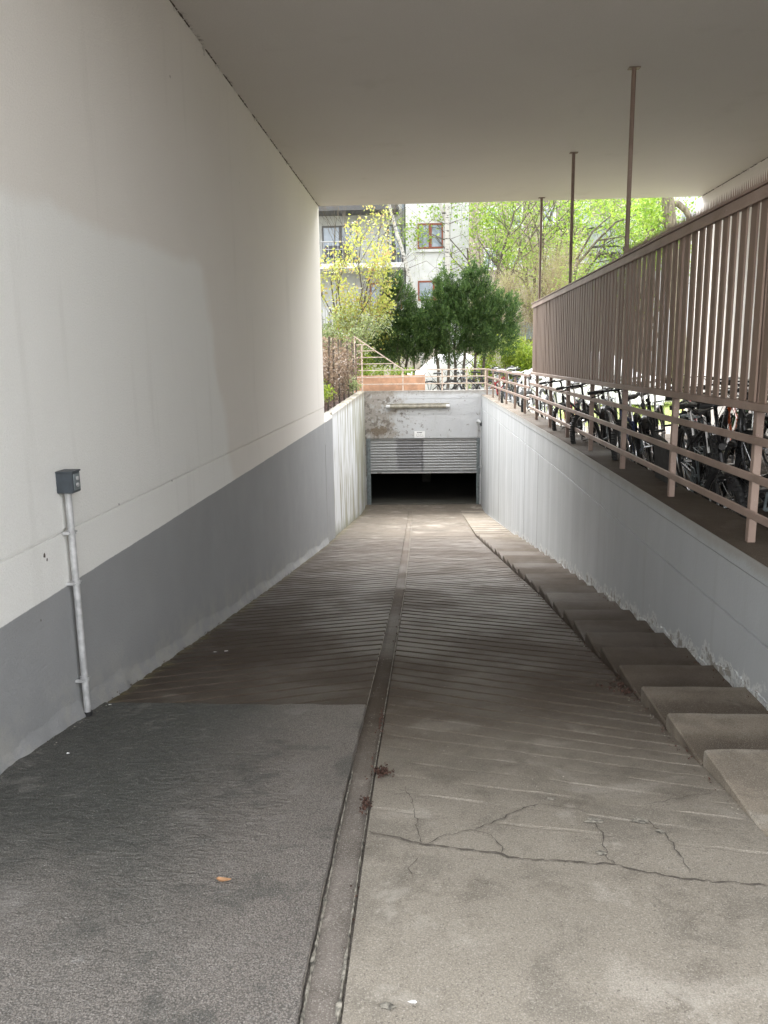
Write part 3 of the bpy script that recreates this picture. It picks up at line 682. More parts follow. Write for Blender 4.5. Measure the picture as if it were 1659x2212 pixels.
# chips knocked out of the wall plaster
mb = MB()
for (yy,zz,r_) in ((3.44,-.86,.013),(3.46,-.885,.008),(3.72,-1.00,.009),(3.35,-1.14,.006),(4.35,-.79,.008),(5.3,-.80,.008)):
    n = 7; ring = [(LX+.0012, yy+r_*random.uniform(.5,1.1)*math.cos(2*math.pi*k/n), zz+r_*random.uniform(.6,1.3)*math.sin(2*math.pi*k/n)) for k in range(n)]
    mb.add([(LX+.0016,yy,zz)]+ring, [(0,1+k,1+(k+1)%n) for k in range(n)])
o = mb.build('plaster_chip', M['crack']); child_world(o, lw)

# ------------------------------------------------------------------ railing and slatted screen
RX = 1.78
def rx(y): return RX if y < 13.8 else RX-.15*(y-13.8)/8.8
rl = thing('railing', 'pinkish brown steel railing with three rails on the coping of the ramp wall', 'railing', (RX,8,-1.03))
PY = [-.03,1.45,2.93,4.41,5.88,7.37,8.84,10.32,11.80,13.27,14.75,16.2,17.7,19.2,20.7,22.35]
for y in PY:
    top = .815 if y < 13.5 else -.33
    x = rx(y)
    o = MB().bbox((x-.021,y-.021,-1.03),(x+.021,y+.021,top),.003).build('post', M['rail']); child_world(o, rl)
for z in (-.46,-.66,-.86):
    o = MB().bbox((RX-.047,YS,z-.021),(RX-.026,13.9,z+.021),.003).build('rail', M['rail']); child_world(o, rl)
for z in (-.33,-.53,-.73):
    mb = MB()
    n = 1; x0 = rx(13.9)-.026; x1 = rx(22.35)-.026
    for (sx,) in ((0,),):
        a = Vector((x0,13.9,z)); b = Vector((x1,22.37,z)); q = [(-.021,-.02),(0,-.02),(0,.02),(-.021,.02)]
        mb.add([(a.x+dx,a.y,a.z+dz) for dx,dz in q]+[(b.x+dx,b.y,b.z+dz) for dx,dz in q], [(0,1,5,4),(1,2,6,5),(2,3,7,6),(3,0,4,7),(0,3,2,1),(4,5,6,7)])
    o = mb.build('rail', M['rail']); child_world(o, rl)
sc = thing('slatted_screen', 'brown screen of upright slats with a spiked top rail above the railing', 'screen', (RX,9,-.27))
o = MB().bbox((RX-.05,YS,-.305),(RX+.03,13.72,-.262),.004).build('bottom_rail', M['rail']); child_world(o, sc)
o = MB().bbox((RX-.05,YS,.795),(RX+.02,13.72,.845),.004).bbox((RX-.062,YS,.846),(RX+.045,13.74,.858),.002).build('top_rail', M['rail']); child_world(o, sc)
o = MB().bbox((RX-.058,YS,.775),(RX-.051,13.74,.80),.001).build('edge_trim', M['rail']); child_world(o, sc)
# slats: flat bars, a touch irregular, three mesh variants shared
sm = []
for k in range(3):
    mb = MB().bbox((-.0065,-.042,0),(.0065,.042,1.057),.002); sm.append(mb.build('slat', M['slat']))
y = YS+.1; first = [True]*3; kk = 0
while y < 13.68:
    k = random.randrange(3)
    if first[k]: s_ = sm[k]; first[k] = False
    else: s_ = sm[k].copy(); C.objects.link(s_)
    s_.parent = sc; s_.location = (-.032+random.uniform(-.002,.002), y-9, .010); s_.rotation_euler = (R(random.uniform(-.18,.18)),0,R(random.uniform(-1.5,1.5)))
    y += .139
# saw-tooth spike strip on the near part of the top rail
mb = MB(); y = 2.0; 
while y < 7.4:
    mb.add([(RX-.058,y,.856),(RX-.058,y+.016,.856),(RX-.050,y+.008,.856),(RX-.060,y+.008+random.uniform(-.006,.006),.915)], [(0,1,3),(1,2,3),(2,0,3)]); y += .027
o = mb.box((RX-.06,2.0,.8585),(RX-.048,7.42,.862)).build('spike_strip', M['rail']); o['kind'] = 'stuff'; child_world(o, sc)
for y, lab in ((7.55,'nearest of the three thin brown poles from the screen to the ceiling'),(10.44,'middle of the three thin brown poles from the screen to the ceiling'),(13.22,'farthest of the three thin brown poles, at the courtyard end of the screen')):
    t = thing('ceiling_pole', lab, 'pole', (RX+.0,y,.858), group='thin poles between screen and ceiling')
    MB().tube([(0,0,0),(0,0,ZC-.858-.008)], .020, 10).build('pole', M['rail'], t)
    MB().bbox((-.05,-.035,ZC-.858-.009),(.05,.035,ZC-.858-.001),.002).build('ceiling_plate', M['rail'], t)
    MB().bbox((-.03,-.03,0),(.03,.03,.008),.002).build('foot_plate', M['rail'], t)
# railing across the garage parapet, with the raked part on the left
bk = thing('railing', 'railing across the top of the garage front rising to a triangle at the left', 'railing', (-.2,22.62,-.9))
YB = 22.62
for x, t in ((1.60,-.33),(1.08,-.33),(.40,-.33),(-.70,-.33),(-1.84,.36),(-2.03,.60)):
    o = MB().bbox((x-.02,YB-.02,-.93 if x > -1.9 else -.72),(x+.02,YB+.02,t),.003).build('post', M['rail2']); child_world(o, bk)
for z in (-.33,-.52,-.715):
    xl = -2.03 if z < -.4 else -.70
    o = MB().bbox((xl,YB-.04,z-.015),(1.62,YB-.0205,z+.015),.003).build('rail', M['rail2']); child_world(o, bk)
def rakex(z): return -2.03+(.60-z)/(.93)*1.33
for z in (-.33,-.15,.03,.21,.38):
    o = MB().bbox((-2.03,YB-.04,z-.011),(rakex(z),YB-.0205,z+.011),.002).build('rail', M['rail2']); child_world(o, bk)
mb = MB(); a, b = Vector((-2.05,YB,.615)), Vector((-.68,YB,-.325)); q = [(-.02,-.018),(.0,-.018),(.0,.018),(-.02,.018)]
mb.add([(a.x,a.y+dy-.02,a.z+dz) for dy,dz in q]+[(b.x,b.y+dy-.02,b.z+dz) for dy,dz in q], [(0,1,5,4),(1,2,6,5),(2,3,7,6),(3,0,4,7),(0,3,2,1),(4,5,6,7)])
o = mb.build('raked_rail', M['rail2']); child_world(o, bk)

# terracotta planter behind that railing
pl = thing('planter', 'long terracotta coloured planter box behind the railing at the left', 'planter', (-1.05,23.0,-1.33))
for z0, z1 in ((-1.02,-.735),(-.73,-.48)):
    o = MB().bbox((-2.1,22.9,z0),(-.08,22.94,z1),.004).build('board', M['terr']); child_world(o, pl)
o = MB().box((-2.1,22.941,-1.33),(-.1,23.45,-.54)).build('planter_body', M['terr']); child_world(o, pl)

# ------------------------------------------------------------------ bicycles
def wheel(r, tr, sp=20):
    hub = MB().tube([(0,-.045,0),(0,.045,0)], .018, 8).build('wheel', M['chrome'])
    ty = MB().torus((0,0,0), r-tr, tr, 'Y', 36, 8)
    for k in range(36):                       # tread blocks
        a = 2*math.pi*(k+.5)/36; c_, s_ = math.cos(a), math.sin(a); rr = r-.001
        if tr > .024: ty.box((rr*c_-.008,-tr*.6,rr*s_-.006),(rr*c_+.008,tr*.6,rr*s_+.006))
    ty.build('tyre', M['rubber'], hub, smooth=False)
    MB().torus((0,0,0), r-2*tr-.004, .010, 'Y', 36, 6, flat=1.1).build('rim', M['chrome'], hub, smooth=True)
    mb = MB()
    for k in range(sp):
        a = 2*math.pi*k/sp; a2 = a+(.35 if k%2 else -.35); s = .03*(1 if (k//2)%2 else -1)
        mb.tube([(.016*math.cos(a2),s,.016*math.sin(a2)),((r-2*tr-.008)*math.cos(a),0,(r-2*tr-.008)*math.sin(a))], .0016, 3, False)
    mb.build('spokes', M['chrome'], hub)
    return hub
def bike(kind, col):
    """local +X forward, origin on the floor midway between the wheels"""
    root = bpy.data.objects.new('bicycle', None); C.objects.link(root)
    if kind == 'fold': r, tr, wb = .25, .026, 1.0
    elif kind == 'mtb': r, tr, wb = .345, .029, 1.08
    else: r, tr, wb = .34, .019, 1.06
    xr, xf = -wb/2+.02, wb/2+.02
    wr = wheel(r, tr); wr.parent = root; wr.location = (xr,0,r)
    wf = wheel(r, tr); wf.parent = root; wf.location = (xf,0,r); wf.rotation_euler = (0,.2,.25 if kind != 'mtb' else -.2)
    bb = (-.06,0,.28 if kind != 'fold' else .29); st = (-.20,0,.62 if kind != 'fold' else .55); hd = (xf-.16,0,.78 if kind != 'fold' else .62); hb = (xf-.12,0,.62 if kind != 'fold' else .50)
    f = MB(); t = .019 if kind != 'fold' else .024
    f.tube([bb,st],.016).tube([bb,hb],t,10).tube([hd,hb],.022,10)
    if kind == 'city': f.tube([(-.11,0,.42),(.15,0,.44),hd],.015)
    elif kind != 'fold': f.tube([(st[0]+.01,0,st[2]-.05),hd],.017)
    for s in (-.06,.06):
        f.tube([(xr,s,r),(bb[0]-.03,s*.45,bb[2])],.010,6).tube([(xr,s,r),(st[0],s*.25,st[2]-.03)],.008,6)
    ob = f.build('frame', M[col], root); smooth_angle(ob, 50)
    fk = MB(); fk.tube([hb,(xf-.085,0,.56 if kind!='fold' else .47)],.018)
    for s in (-.055,.055): fk.tube([(xf-.09,s,r*1.72),(xf-.05,s,r*1.3),(xf,s,r)],[.014,.013,.009],7)
    fk.tube([(xf-.09,-.055,r*1.74),(xf-.09,.055,r*1.74)],.016,7)
    fk.build('fork', M['black' if kind != 'city' else col], root)
    hz = 1.0 if kind != 'fold' else .98
    ha = MB(); ha.tube([hd,(hd[0]-.03,0,hz-.03)],.014).tube([(hd[0]-.03,0,hz-.03),(hd[0]+.03,0,hz)],.014)
    if kind == 'city':
        pts = [(hd[0]-.17,-.28,hz-.01),(hd[0]-.05,-.24,hz+.03),(hd[0]+.02,-.10,hz+.03),(hd[0]+.03,0,hz),(hd[0]+.02,.10,hz+.03),(hd[0]-.05,.24,hz+.03),(hd[0]-.17,.28,hz-.01)]
        g = [((hd[0]-.19,s*.285,hz-.015),(hd[0]-.08,s*.255,hz+.018)) for s in (-1,1)]
    else:
        pts = [(hd[0]-.02,-.30,hz+.02),(hd[0]+.02,-.12,hz+.01),(hd[0]+.03,0,hz),(hd[0]+.02,.12,hz+.01),(hd[0]-.02,.30,hz+.02)]
        g = [((hd[0]-.024,s*.315,hz+.021),(hd[0]-.006,s*.21,hz+.016)) for s in (-1,1)]
    ha.tube(pts,.012)
    hobj = ha.build('handlebar', M['black' if kind != 'city' else 'chrome'], root, smooth=True)
    for a, b in g: MB().tube([a,b],.018,8).build('grip', M['rubber'], hobj)
    for s in (-1,1): MB().tube([(hd[0]+.0,s*.17,hz),(hd[0]+.045,s*.19,hz-.02),(hd[0]+.035,s*.28,hz-.03)],.006,5).tube([(hd[0]+.03,s*.17,hz),(hd[0]+.10,s*.08,hz-.12),(hd[0]+.03,0,hz-.30)],.003,4).build('brake_lever', M['black'], hobj)
    MB().tube([st,(-.245,0,.86 if kind != 'fold' else .84)],.013).build('seat_post', M['chrome'], root)
    sz = .88; sa = MB(); sec = [(-.16,.075,.0),(-.12,.08,.012),(-.05,.055,.012),(.03,.028,.006),(.10,.018,-.004),(.115,.006,-.01)]
    P = []
    for (x,w_,dz) in sec:
        P.append([(-.235+x, w_*math.cos(a), sz+dz+.026*math.sin(a)) for a in [2*math.pi*k/10 for k in range(10)]]+[(-.235+x,w_,sz+dz)])
    sa.grid(P); n0 = len(P[0]); sa.f.append(tuple(range(n0-1)))
    sa.build('saddle', M['saddle'], root, smooth=True)
    cr_ = MB().torus((bb[0],-.05,bb[2]), .078, .006, 'Y', 24, 4)
    for k in range(5):
        a = 2*math.pi*k/5; cr_.tube([(bb[0],-.05,bb[2]),(bb[0]+.078*math.cos(a),-.05,bb[2]+.078*math.sin(a))],.005,4)
    cr_.tube([(bb[0],-.07,bb[2]),(bb[0],.07,bb[2])],.014,8).tube([(bb[0],-.075,bb[2]),(bb[0]+.06,-.08,bb[2]-.155)],.010,6).tube([(bb[0],.075,bb[2]),(bb[0]-.06,.08,bb[2]+.155)],.010,6)
    co = cr_.build('crank', M['chrome' if kind == 'city' else 'steel'], root)
    MB().bbox((bb[0]+.015,-.19,bb[2]-.168),(bb[0]+.105,-.09,bb[2]-.145),.006).build('pedal', M['black'], co)
    MB().bbox((bb[0]-.105,.09,bb[2]+.145),(bb[0]-.015,.19,bb[2]+.168),.006).build('pedal', M['black'], co)
    ch = MB(); 
    for dz in (-.05,.05): ch.tube([(xr,-.05,r+dz*.6),(bb[0],-.05,bb[2]+dz*1.5)],.005,4)
    ch.torus((xr,-.05,r), .035, .008, 'Y', 14, 4).build('chain', M['steel'], root)
    if kind != 'mtb':
        for cx_, a0, a1 in ((xr,R(20),R(190)),(xf,R(35),R(165))):
            P = []; mg = MB()
            for k in range(17):
                a = a0+(a1-a0)*k/16; q = r+.016
                P.append([(cx_+q*math.cos(a)-.012*math.cos(a)*0, yy, r+q*math.sin(a)-abs(yy)*.35) for yy in (-.028,-.014,0,.014,.028)])
            mg.grid(P)
            mg.build('mudguard', M['black'], root, smooth=True)
        rk = MB()
        for s in (-.05,0,.05): rk.tube([(xr-.22,s,r*2+.05),(xr+.20,s,r*2+.05)],.005,5)
        for x in (-.2,0,.18): rk.tube([(xr+x,-.05,r*2+.05),(xr+x,.05,r*2+.05)],.005,5)
        for s in (-.06,.06): rk.tube([(xr,s,r),(xr-.08,s,r*2+.05)],.005,5).tube([(xr,s,r),(xr+.1,s,r*2+.05)],.005,5)
        rk.build('luggage_rack', M['steel'], root)
        MB().tube([(xf-.12,0,.80 if kind=='city' else .68),(xf-.05,0,.80 if kind=='city' else .68)],[.014,.026],12).build('headlamp', M['black'], root)
    return root
protos = {('city','black'):bike('city','black'), ('mtb','black'):bike('mtb','black'), ('fold','black'):bike('fold','black')}
used = set()
def put_bike(kind, col, x, y, rz, lean, label, group, z=-1.335, child=None):
    k = (kind,'black'); p = protos[k]
    if k not in used and False: b = p
    b = copy_tree(p) if k in used else p
    used.add(k)
    b.location = (x,y,z); b.rotation_mode = 'XYZ'; b.rotation_euler = (lean,0,rz); b.name = 'bicycle'
    tag(b, label, 'bicycle', group)
    if col != 'black':
        for ch in b.children:
            if ch.name.startswith('frame') or (ch.name.startswith('fork') and kind == 'city'):
                ch.material_slots[0].link = 'OBJECT'; ch.material_slots[0].material = M[col]
    return b
G1 = 'bicycles parked along the railing beside the ramp'
put_bike('fold','black', 2.38,5.55,R(100),-.10,'small wheeled black bicycle nearest the camera, behind the railing under the screen',G1)
put_bike('mtb','black', 2.42,7.05,R(-96),.12,'black mountain bike with wide straight handlebar reaching over the railing, second from the camera',G1)
put_bike('city','black', 2.72,7.55,R(-80),.05,'black city bicycle close behind the wide straight handlebar',G1)
put_bike('mtb','blue', 2.30,8.75,R(-112),.20,'dark blue mountain bike tangled in the dark row by the railing',G1)
put_bike('city','black', 2.62,9.45,R(-105),.16,'black city bicycle with rack in the middle of the dark row',G1)
put_bike('mtb','black', 2.25,10.25,R(-118),.22,'black mountain bike leaning on the railing below the middle of the screen',G1)
put_bike('city','silver', 2.55,11.1,R(-108),.15,'silver city bicycle in the row below the far part of the screen',G1)
put_bike('mtb','black', 2.25,12.0,R(-115),.2,'black mountain bike by the railing post near the courtyard end of the screen',G1)
put_bike('city','red', 2.42,13.1,R(-110),.14,'red city bicycle under the far end of the screen',G1)
put_bike('city','black', 2.25,14.5,R(-105),.12,'black city bicycle just past the end of the screen',G1)
put_bike('mtb','silver', 2.2,15.9,R(-112),.15,'silver mountain bike beside the white covered car',G1)
put_bike('city','silver', 2.15,17.4,R(-105),.1,'silver city bicycle halfway along the open railing',G1)
put_bike('mtb','black', 2.1,19.0,R(-112),.15,'black mountain bike towards the far corner of the railing',G1)
put_bike('city','blue', 2.1,20.6,R(-100),.1,'blue city bicycle near the corner of the two railings',G1)
put_bike('mtb','black', 2.95,8.9,R(-98),.1,'black mountain bike in the second row behind the blue one',G1)
put_bike('city','black', 2.9,10.2,R(-112),.12,'black city bicycle in the second row below the middle of the screen',G1)
put_bike('mtb','black', 2.85,11.6,R(-100),.1,'black mountain bike in the second row behind the silver city bicycle',G1)
put_bike('city','black', 2.75,12.7,R(-115),.1,'black city bicycle in the second row beside the red one',G1)
put_bike('fold','black', 2.3,6.3,R(-100),.15,'small wheeled black bicycle between the slanted board and the nearest posts',G1)
G2 = 'bicycles standing against the white wall beyond the screen'
put_bike('mtb','orange', 3.55,9.6,R(80),.08,'orange and black mountain bike standing near the white wall beyond the screen',G2)
put_bike('city','green', 3.95,9.9,R(95),.05,'green city bicycle close against the white wall',G2)
put_bike('city','red', 3.7,11.5,R(85),.08,'red city bicycle behind the orange mountain bike',G2)
put_bike('mtb','black', 3.1,7.9,R(70),.06,'black mountain bike in the middle of the covered platform',G2)
put_bike('city','black', 3.6,8.1,R(100),.06,'black city bicycle by the white wall nearest the camera',G2)
G3 = 'bicycles behind the parapet railing'
put_bike('city','black', .55,23.4,R(5),.05,'black bicycle behind the parapet railing beside the planter',G3)
put_bike('mtb','black', 1.2,23.7,R(12),-.06,'black mountain bike behind the parapet railing below the conifer',G3)
put_bike('city','silver', 1.7,24.3,R(-10),.08,'silver bicycle at the far corner behind both railings',G3)
put_bike('city','blue', 2.3,24.8,R(15),.05,'dark blue bicycle in front of the bright green bush',G3)
put_bike('mtb','red', 2.0,22.9,R(-70),.05,'red mountain bike at the outer corner of the railings',G3)
for p in protos.values(): pass
# dark board leaning behind the railing post
bd = tag(MB().add([(1.93,6.62,-.70),(1.93,6.0,-1.325),(1.93,6.75,-1.325),(1.93,6.95,-.66),(1.955,6.62,-.70),(1.955,6.0,-1.325),(1.955,6.75,-1.325),(1.955,6.95,-.66)],[(0,1,2,3),(7,6,5,4),(0,4,5,1),(1,5,6,2),(2,6,7,3),(3,7,4,0)]).build('panel', M['rubber']), 'slanted black board leaning behind the railing among the bicycles', 'board')

# ------------------------------------------------------------------ vegetation
def leaves(pts, size, n_per, spread, name, mat, parent, aspect=.55, updir=0.0, seed=1, droop=0, keep=None, ks=2.2):
    """one mesh of many folded leaf blades scattered around the twig points"""
    g = np.random.default_rng(seed); pts = np.asarray(pts, float)
    if keep is not None:                       # leave gaps between clumps
        q = np.sin(pts[:,0]*ks+seed)+np.sin(pts[:,1]*ks*1.1+pts[:,2]*.7)+np.sin(pts[:,2]*ks*1.2+pts[:,0]*1.1+2*seed)+g.normal(size=len(pts))*.25
        pts = pts[q > keep]
    n = len(pts)*n_per; c = np.repeat(pts, n_per, 0)+g.normal(size=(n,3))*spread
    d = g.normal(size=(n,3)); d[:,2] += updir-droop; d /= np.linalg.norm(d,axis=1)[:,None]
    s = g.normal(size=(n,3)); s -= (s*d).sum(1)[:,None]*d; s /= np.linalg.norm(s,axis=1)[:,None]
    L = size*g.uniform(.6,1.3,n)[:,None]; Wd = L*aspect*.5; nn = np.cross(d,s)
    v = np.stack([c-d*L*.5, c+s*Wd+nn*Wd*.25, c+d*L*.5, c-s*Wd+nn*Wd*.25],1).reshape(-1,3)
    me = bpy.data.meshes.new(name); me.vertices.add(4*n); me.vertices.foreach_set('co', v.ravel())
    me.loops.add(4*n); me.loops.foreach_set('vertex_index', np.arange(4*n)); me.polygons.add(n)
    me.polygons.foreach_set('loop_start', np.arange(n)*4); me.polygons.foreach_set('loop_total', np.full(n,4)); me.update()
    me.materials.append(mat); o = bpy.data.objects.new(name, me); C.objects.link(o)
    if parent: o.parent = parent
    return o
def grow(mb, p, d, L, r, depth, tips, rnd, spreadang=.6, upb=.15, nseg=4, kids=3, sides=6, bendy=.25):
    pts = [Vector(p)]; d = Vector(d).normalized()
    for i in range(nseg):
        d = (d+Vector((rnd.gauss(0,bendy),rnd.gauss(0,bendy),rnd.gauss(0,bendy*.6)+upb))*.5).normalized()
        pts.append(pts[-1]+d*L/nseg)
    rs = [r*(1-.55*i/nseg) for i in range(nseg+1)]
    mb.tube(pts, rs, max(3,sides), False)
    if depth <= 1:
        for q in pts[1:]: tips.append(tuple(q))
    if depth == 0: return
    for k in range(kids):
        t = rnd.uniform(.35,1.0); i = min(nseg-1,int(t*nseg)); q = pts[i].lerp(pts[i+1], t*nseg-i)
        a = rnd.uniform(0,2*math.pi); o = d.orthogonal().normalized(); o2 = d.cross(o)
        nd = (d*math.cos(spreadang)+(o*math.cos(a)+o2*math.sin(a))*math.sin(spreadang)*rnd.uniform(.7,1.4)).normalized()
        grow(mb, q, nd, L*rnd.uniform(.55,.75), rs[i]*.6, depth-1, tips, rnd, spreadang, upb, max(2,nseg-1), kids, max(3,sides-1), bendy)
def tree(name, label, cat, base, stems, bark, leaf, lsize, nper, spread, seed, depth=3, kids=3, ang=.6, upb=.15, aspect=.55, group=None, updir=0, droop=0, bendy=.25, keep=None, ks=2.2, xmax=None):
    rnd = random.Random(seed); t = thing(name, label, cat, base, 0, group); mb = MB(); tips = []
    for (off, d, L, r) in stems: grow(mb, off, d, L, r, depth, tips, rnd, ang, upb, 5, kids, 8, bendy)
    mb.build('trunk', M[bark], t, smooth=True)
    if xmax is not None: tips = [q for q in tips if q[0] < xmax and not (q[0] < .15 and q[2] > 4.35)]
    leaves(tips, lsize, nper, spread, 'crown', M[leaf], t, aspect, updir, seed, droop, keep, ks)
    return t
# bronze-leaved tree left of the conifers
b = at(755,800,25.0)
tree('young_tree','young tree with yellow green and bronze leaves at the left end of the courtyard','tree',(b.x,25.0,-1.33),
  [((0,0,0),(-.05,0,1),2.4,.05),((.05,0,.3),(-.02,.05,1),2.2,.045),((-.1,0,.2),(-.45,0,1),2.3,.04),((.0,.1,.3),(-.28,.2,1),3.6,.045),((.1,0,.5),(.0,-.1,1),3.9,.045)],
  'bark','l_bronze',.10,26,.13,3,depth=3,kids=4,ang=.42,upb=.12,aspect=.6,keep=-.5,ks=2.6,xmax=1.25)
b = at(712,800,24)
tree('shrub','pale leaved tall shrub at the left edge behind the dry hedge','shrub',(b.x-.2,24,-1.2),
  [((0,0,0),(-.1,0,1),1.8,.03),((.2,0,0),(.1,.1,1),1.7,.03),((-.3,0,0),(-.3,.1,1),1.9,.03),((.3,.2,0),(.0,-.1,1),1.4,.03)],'bark','l_pale',.08,22,.12,5,keep=-.1,depth=2,kids=6,ang=.7)
b = at(800,750,28)
tree('bush','bright yellow green bush behind the railing triangle','bush',(b.x,28,-1.33),[((0,0,.1),(-.2,0,1),1.3,.03),((.3,0,0),(.3,.1,1),1.2,.03),((-.4,.1,0),(-.4,0,1),1.2,.03)],'bark','l_bush',.09,30,.16,6,depth=2,kids=5,ang=.8)
b = at(1110,790,27.5)
tree('bush','rounded bright yellow green bush behind the parked bicycles','bush',(b.x,27.5,-1.3),[((0,0,.1),(-.35,0,1),1.0,.03),((.1,0,0),(.35,.1,1),1.0,.03),((0,.1,0),(0,0,1),1.15,.03),((.3,.1,0),(.7,0,.8),.9,.03),((-.3,.1,0),(-.7,0,.8),.9,.03)],'bark','l_bush',.08,34,.14,16,depth=2,kids=5,ang=.8)

# dark conifers: multi-stemmed, crown built of upward sprays
def conifer(label, base, lobes, trunks, seed):
    rnd = random.Random(seed); g = np.random.default_rng(seed)
    t = thing('conifer', label, 'conifer', base, 0, 'dark conifers behind the garage parapet')
    mb = MB()
    for (x, lean, h) in trunks:
        p0 = Vector((x,rnd.uniform(-.25,.25),0)); pts = [p0]
        for i in range(5): pts.append(pts[-1]+Vector((lean*h/5+rnd.gauss(0,.03),rnd.gauss(0,.03),h/5)))
        mb.tube(pts,[.055,.05,.045,.035,.025,.012],6,False)
        for k in range(7):
            q = pts[1+k%4]; a = rnd.uniform(0,6.28); mb.tube([q,q+Vector((math.cos(a)*.25,math.sin(a)*.25,.18)),q+Vector((math.cos(a)*.5,math.sin(a)*.5,.45))],[.016,.010,.004],4,False)
    mb.build('trunk', M['bark'], t, smooth=True)
    pts = []; dirs = []
    for (cx,cz,rx_,rz_,n) in lobes:
        for _ in range(n):
            u = g.normal(size=3); u /= np.linalg.norm(u); rr = g.uniform(.25,1)**.45
            rr *= 1+.22*math.sin(u[0]*7+seed)+.18*math.sin(u[2]*9+u[1]*5+cx*3)
            p = np.array([cx+u[0]*rx_*rr, u[1]*rx_*.8*rr, cz+u[2]*rz_*rr]); pts.append(p)
            o = np.array([u[0]*.7,u[1]*.7,.55+.4*max(0,u[2])]); dirs.append(o/np.linalg.norm(o))
    pts = np.array(pts); dirs = np.array(dirs)
    # each spray: 16 slim blades fanning around its direction
    V = []; m = 17; n = len(pts); 
    c0 = np.repeat(pts,m,0); d0 = np.repeat(dirs,m,0); tt = np.tile(np.linspace(0,1,m),n)
    d = d0+g.normal(size=(n*m,3))*.42; d /= np.linalg.norm(d,axis=1)[:,None]
    c = c0+d0*(tt[:,None]*.17)+g.normal(size=(n*m,3))*.022
    s = g.normal(size=(n*m,3)); s -= (s*d).sum(1)[:,None]*d; s /= np.linalg.norm(s,axis=1)[:,None]
    L = g.uniform(.05,.115,n*m)[:,None]*(1.1-.4*tt[:,None]); W_ = L*.14
    v = np.stack([c, c+d*L*.5+s*W_, c+d*L, c+d*L*.5-s*W_],1).reshape(-1,3); k = n*m
    me = bpy.data.meshes.new('crown'); me.vertices.add(4*k); me.vertices.foreach_set('co', v.ravel()); me.loops.add(4*k); me.loops.foreach_set('vertex_index', np.arange(4*k))
    me.polygons.add(k); me.polygons.foreach_set('loop_start', np.arange(k)*4); me.polygons.foreach_set('loop_total', np.full(k,4)); me.update(); me.materials.append(M['l_conifer'])
    o = bpy.data.objects.new('crown', me); C.objects.link(o); o.parent = t
    return t
yc = 26
bx = at(868,800,yc).x
conifer('rounded dark green conifer at the left of the two behind the parapet', (bx,yc,-1.33),
  [(-.1,1.95,1.0,.85,1000),(-.15,2.8,.62,.75,650),(-.25,3.45,.32,.5,260),(.6,2.0,.75,.85,700),(-.6,1.7,.6,.5,320)], [(-.1,.0,2.6),(.1,.05,2.4),(.35,.08,2.2),(-.3,-.05,2.2)], 4)
bx = at(985,800,yc).x
conifer('larger dark green conifer with a pointed top at the right behind the parapet', (bx,yc,-1.33),
  [(.0,2.1,1.15,.95,1500),(.5,2.9,.75,.8,900),(.60,3.6,.34,.62,330),(-.3,2.9,.6,.75,600),(-.35,3.45,.28,.5,180),(1.15,2.5,.75,.65,700),(1.05,1.9,.8,.6,600),(-.8,2.2,.65,.85,600),(1.5,2.9,.4,.35,170)],
  [(-.55,.0,2.4),(-.3,.03,2.4),(-.05,.02,2.6),(.2,.05,2.6),(.5,.1,2.5),(.75,.14,2.4)], 9)
# birches
def birch(label, base, pts, r0, seed, fork=None):
    rnd = random.Random(seed); t = thing('birch_tree', label, 'birch', base, 0, 'white birches in the courtyard'); mb = MB()
    P = [Vector(p) for p in pts]; sm_ = []
    for a, b_ in zip(P,P[1:]):
        for i in range(5): sm_.append(a.lerp(b_,i/5)+Vector((rnd.gauss(0,.012),rnd.gauss(0,.012),0)))
    sm_.append(P[-1]); n = len(sm_); mb.tube(sm_,[r0*(1-.55*i/(n-1)) for i in range(n)],10)
    if fork: mb.tube([Vector(q) for q in fork],[r0*.5,r0*.4,r0*.3][:len(fork)] if len(fork) <= 3 else [r0*.5*(1-.5*i/len(fork)) for i in range(len(fork))],8)
    mb.build('trunk', M['birch'], t, smooth=True)
    tw = MB(); tips = []
    for k in range(34):
        q = sm_[rnd.randrange(n//3,n)]; a = rnd.uniform(0,6.28); L = rnd.uniform(.8,1.8)
        d1 = Vector((math.cos(a),math.sin(a),.35)); p1 = q+d1*L*.5; p2 = p1+Vector((d1.x*.3*L,d1.y*.3*L,-.25*L)); p3 = p2+Vector((rnd.gauss(0,.08),rnd.gauss(0,.08),-.8*L))
        tw.tube([q,p1,p2,p3],[.012,.008,.005,.002],4,False)
        for u in np.linspace(0,1,10): tips.append(tuple(p2.lerp(p3,u)))
    tw.build('twigs', M['bark'], t)
    leaves(tips,.035,3,.06,'crown',M['l_bush'],t,.7,0,seed)
B = lambda px,py,Y: at(px,py,Y)
a0 = B(892,620,33); a1 = B(862,520,33); a2 = B(842,448,33)
birch('leaning white birch crossing the balcony of the white block', (a0.x+.5,33,-1.33), [(0,0,0),(-.25,0,2.2),(a0.x-(a0.x+.5),0,a0.z+1.33),(a1.x-(a0.x+.5),0,a1.z+1.33),(a2.x-(a0.x+.5),0,a2.z+1.33),(-2.6,0,11.5)], .10, 21)
a0 = B(966,600,34)
birch('upright white birch in front of the white facade corner', (a0.x,34,-1.33), [(0,0,0),(.02,0,3),(0,0,6),(-.06,0,9),(-.05,0,12)], .14, 22, [(0,0,6.6),(-.35,0,7.6),(-.8,.1,8.3),(-1.2,.1,9.2)])
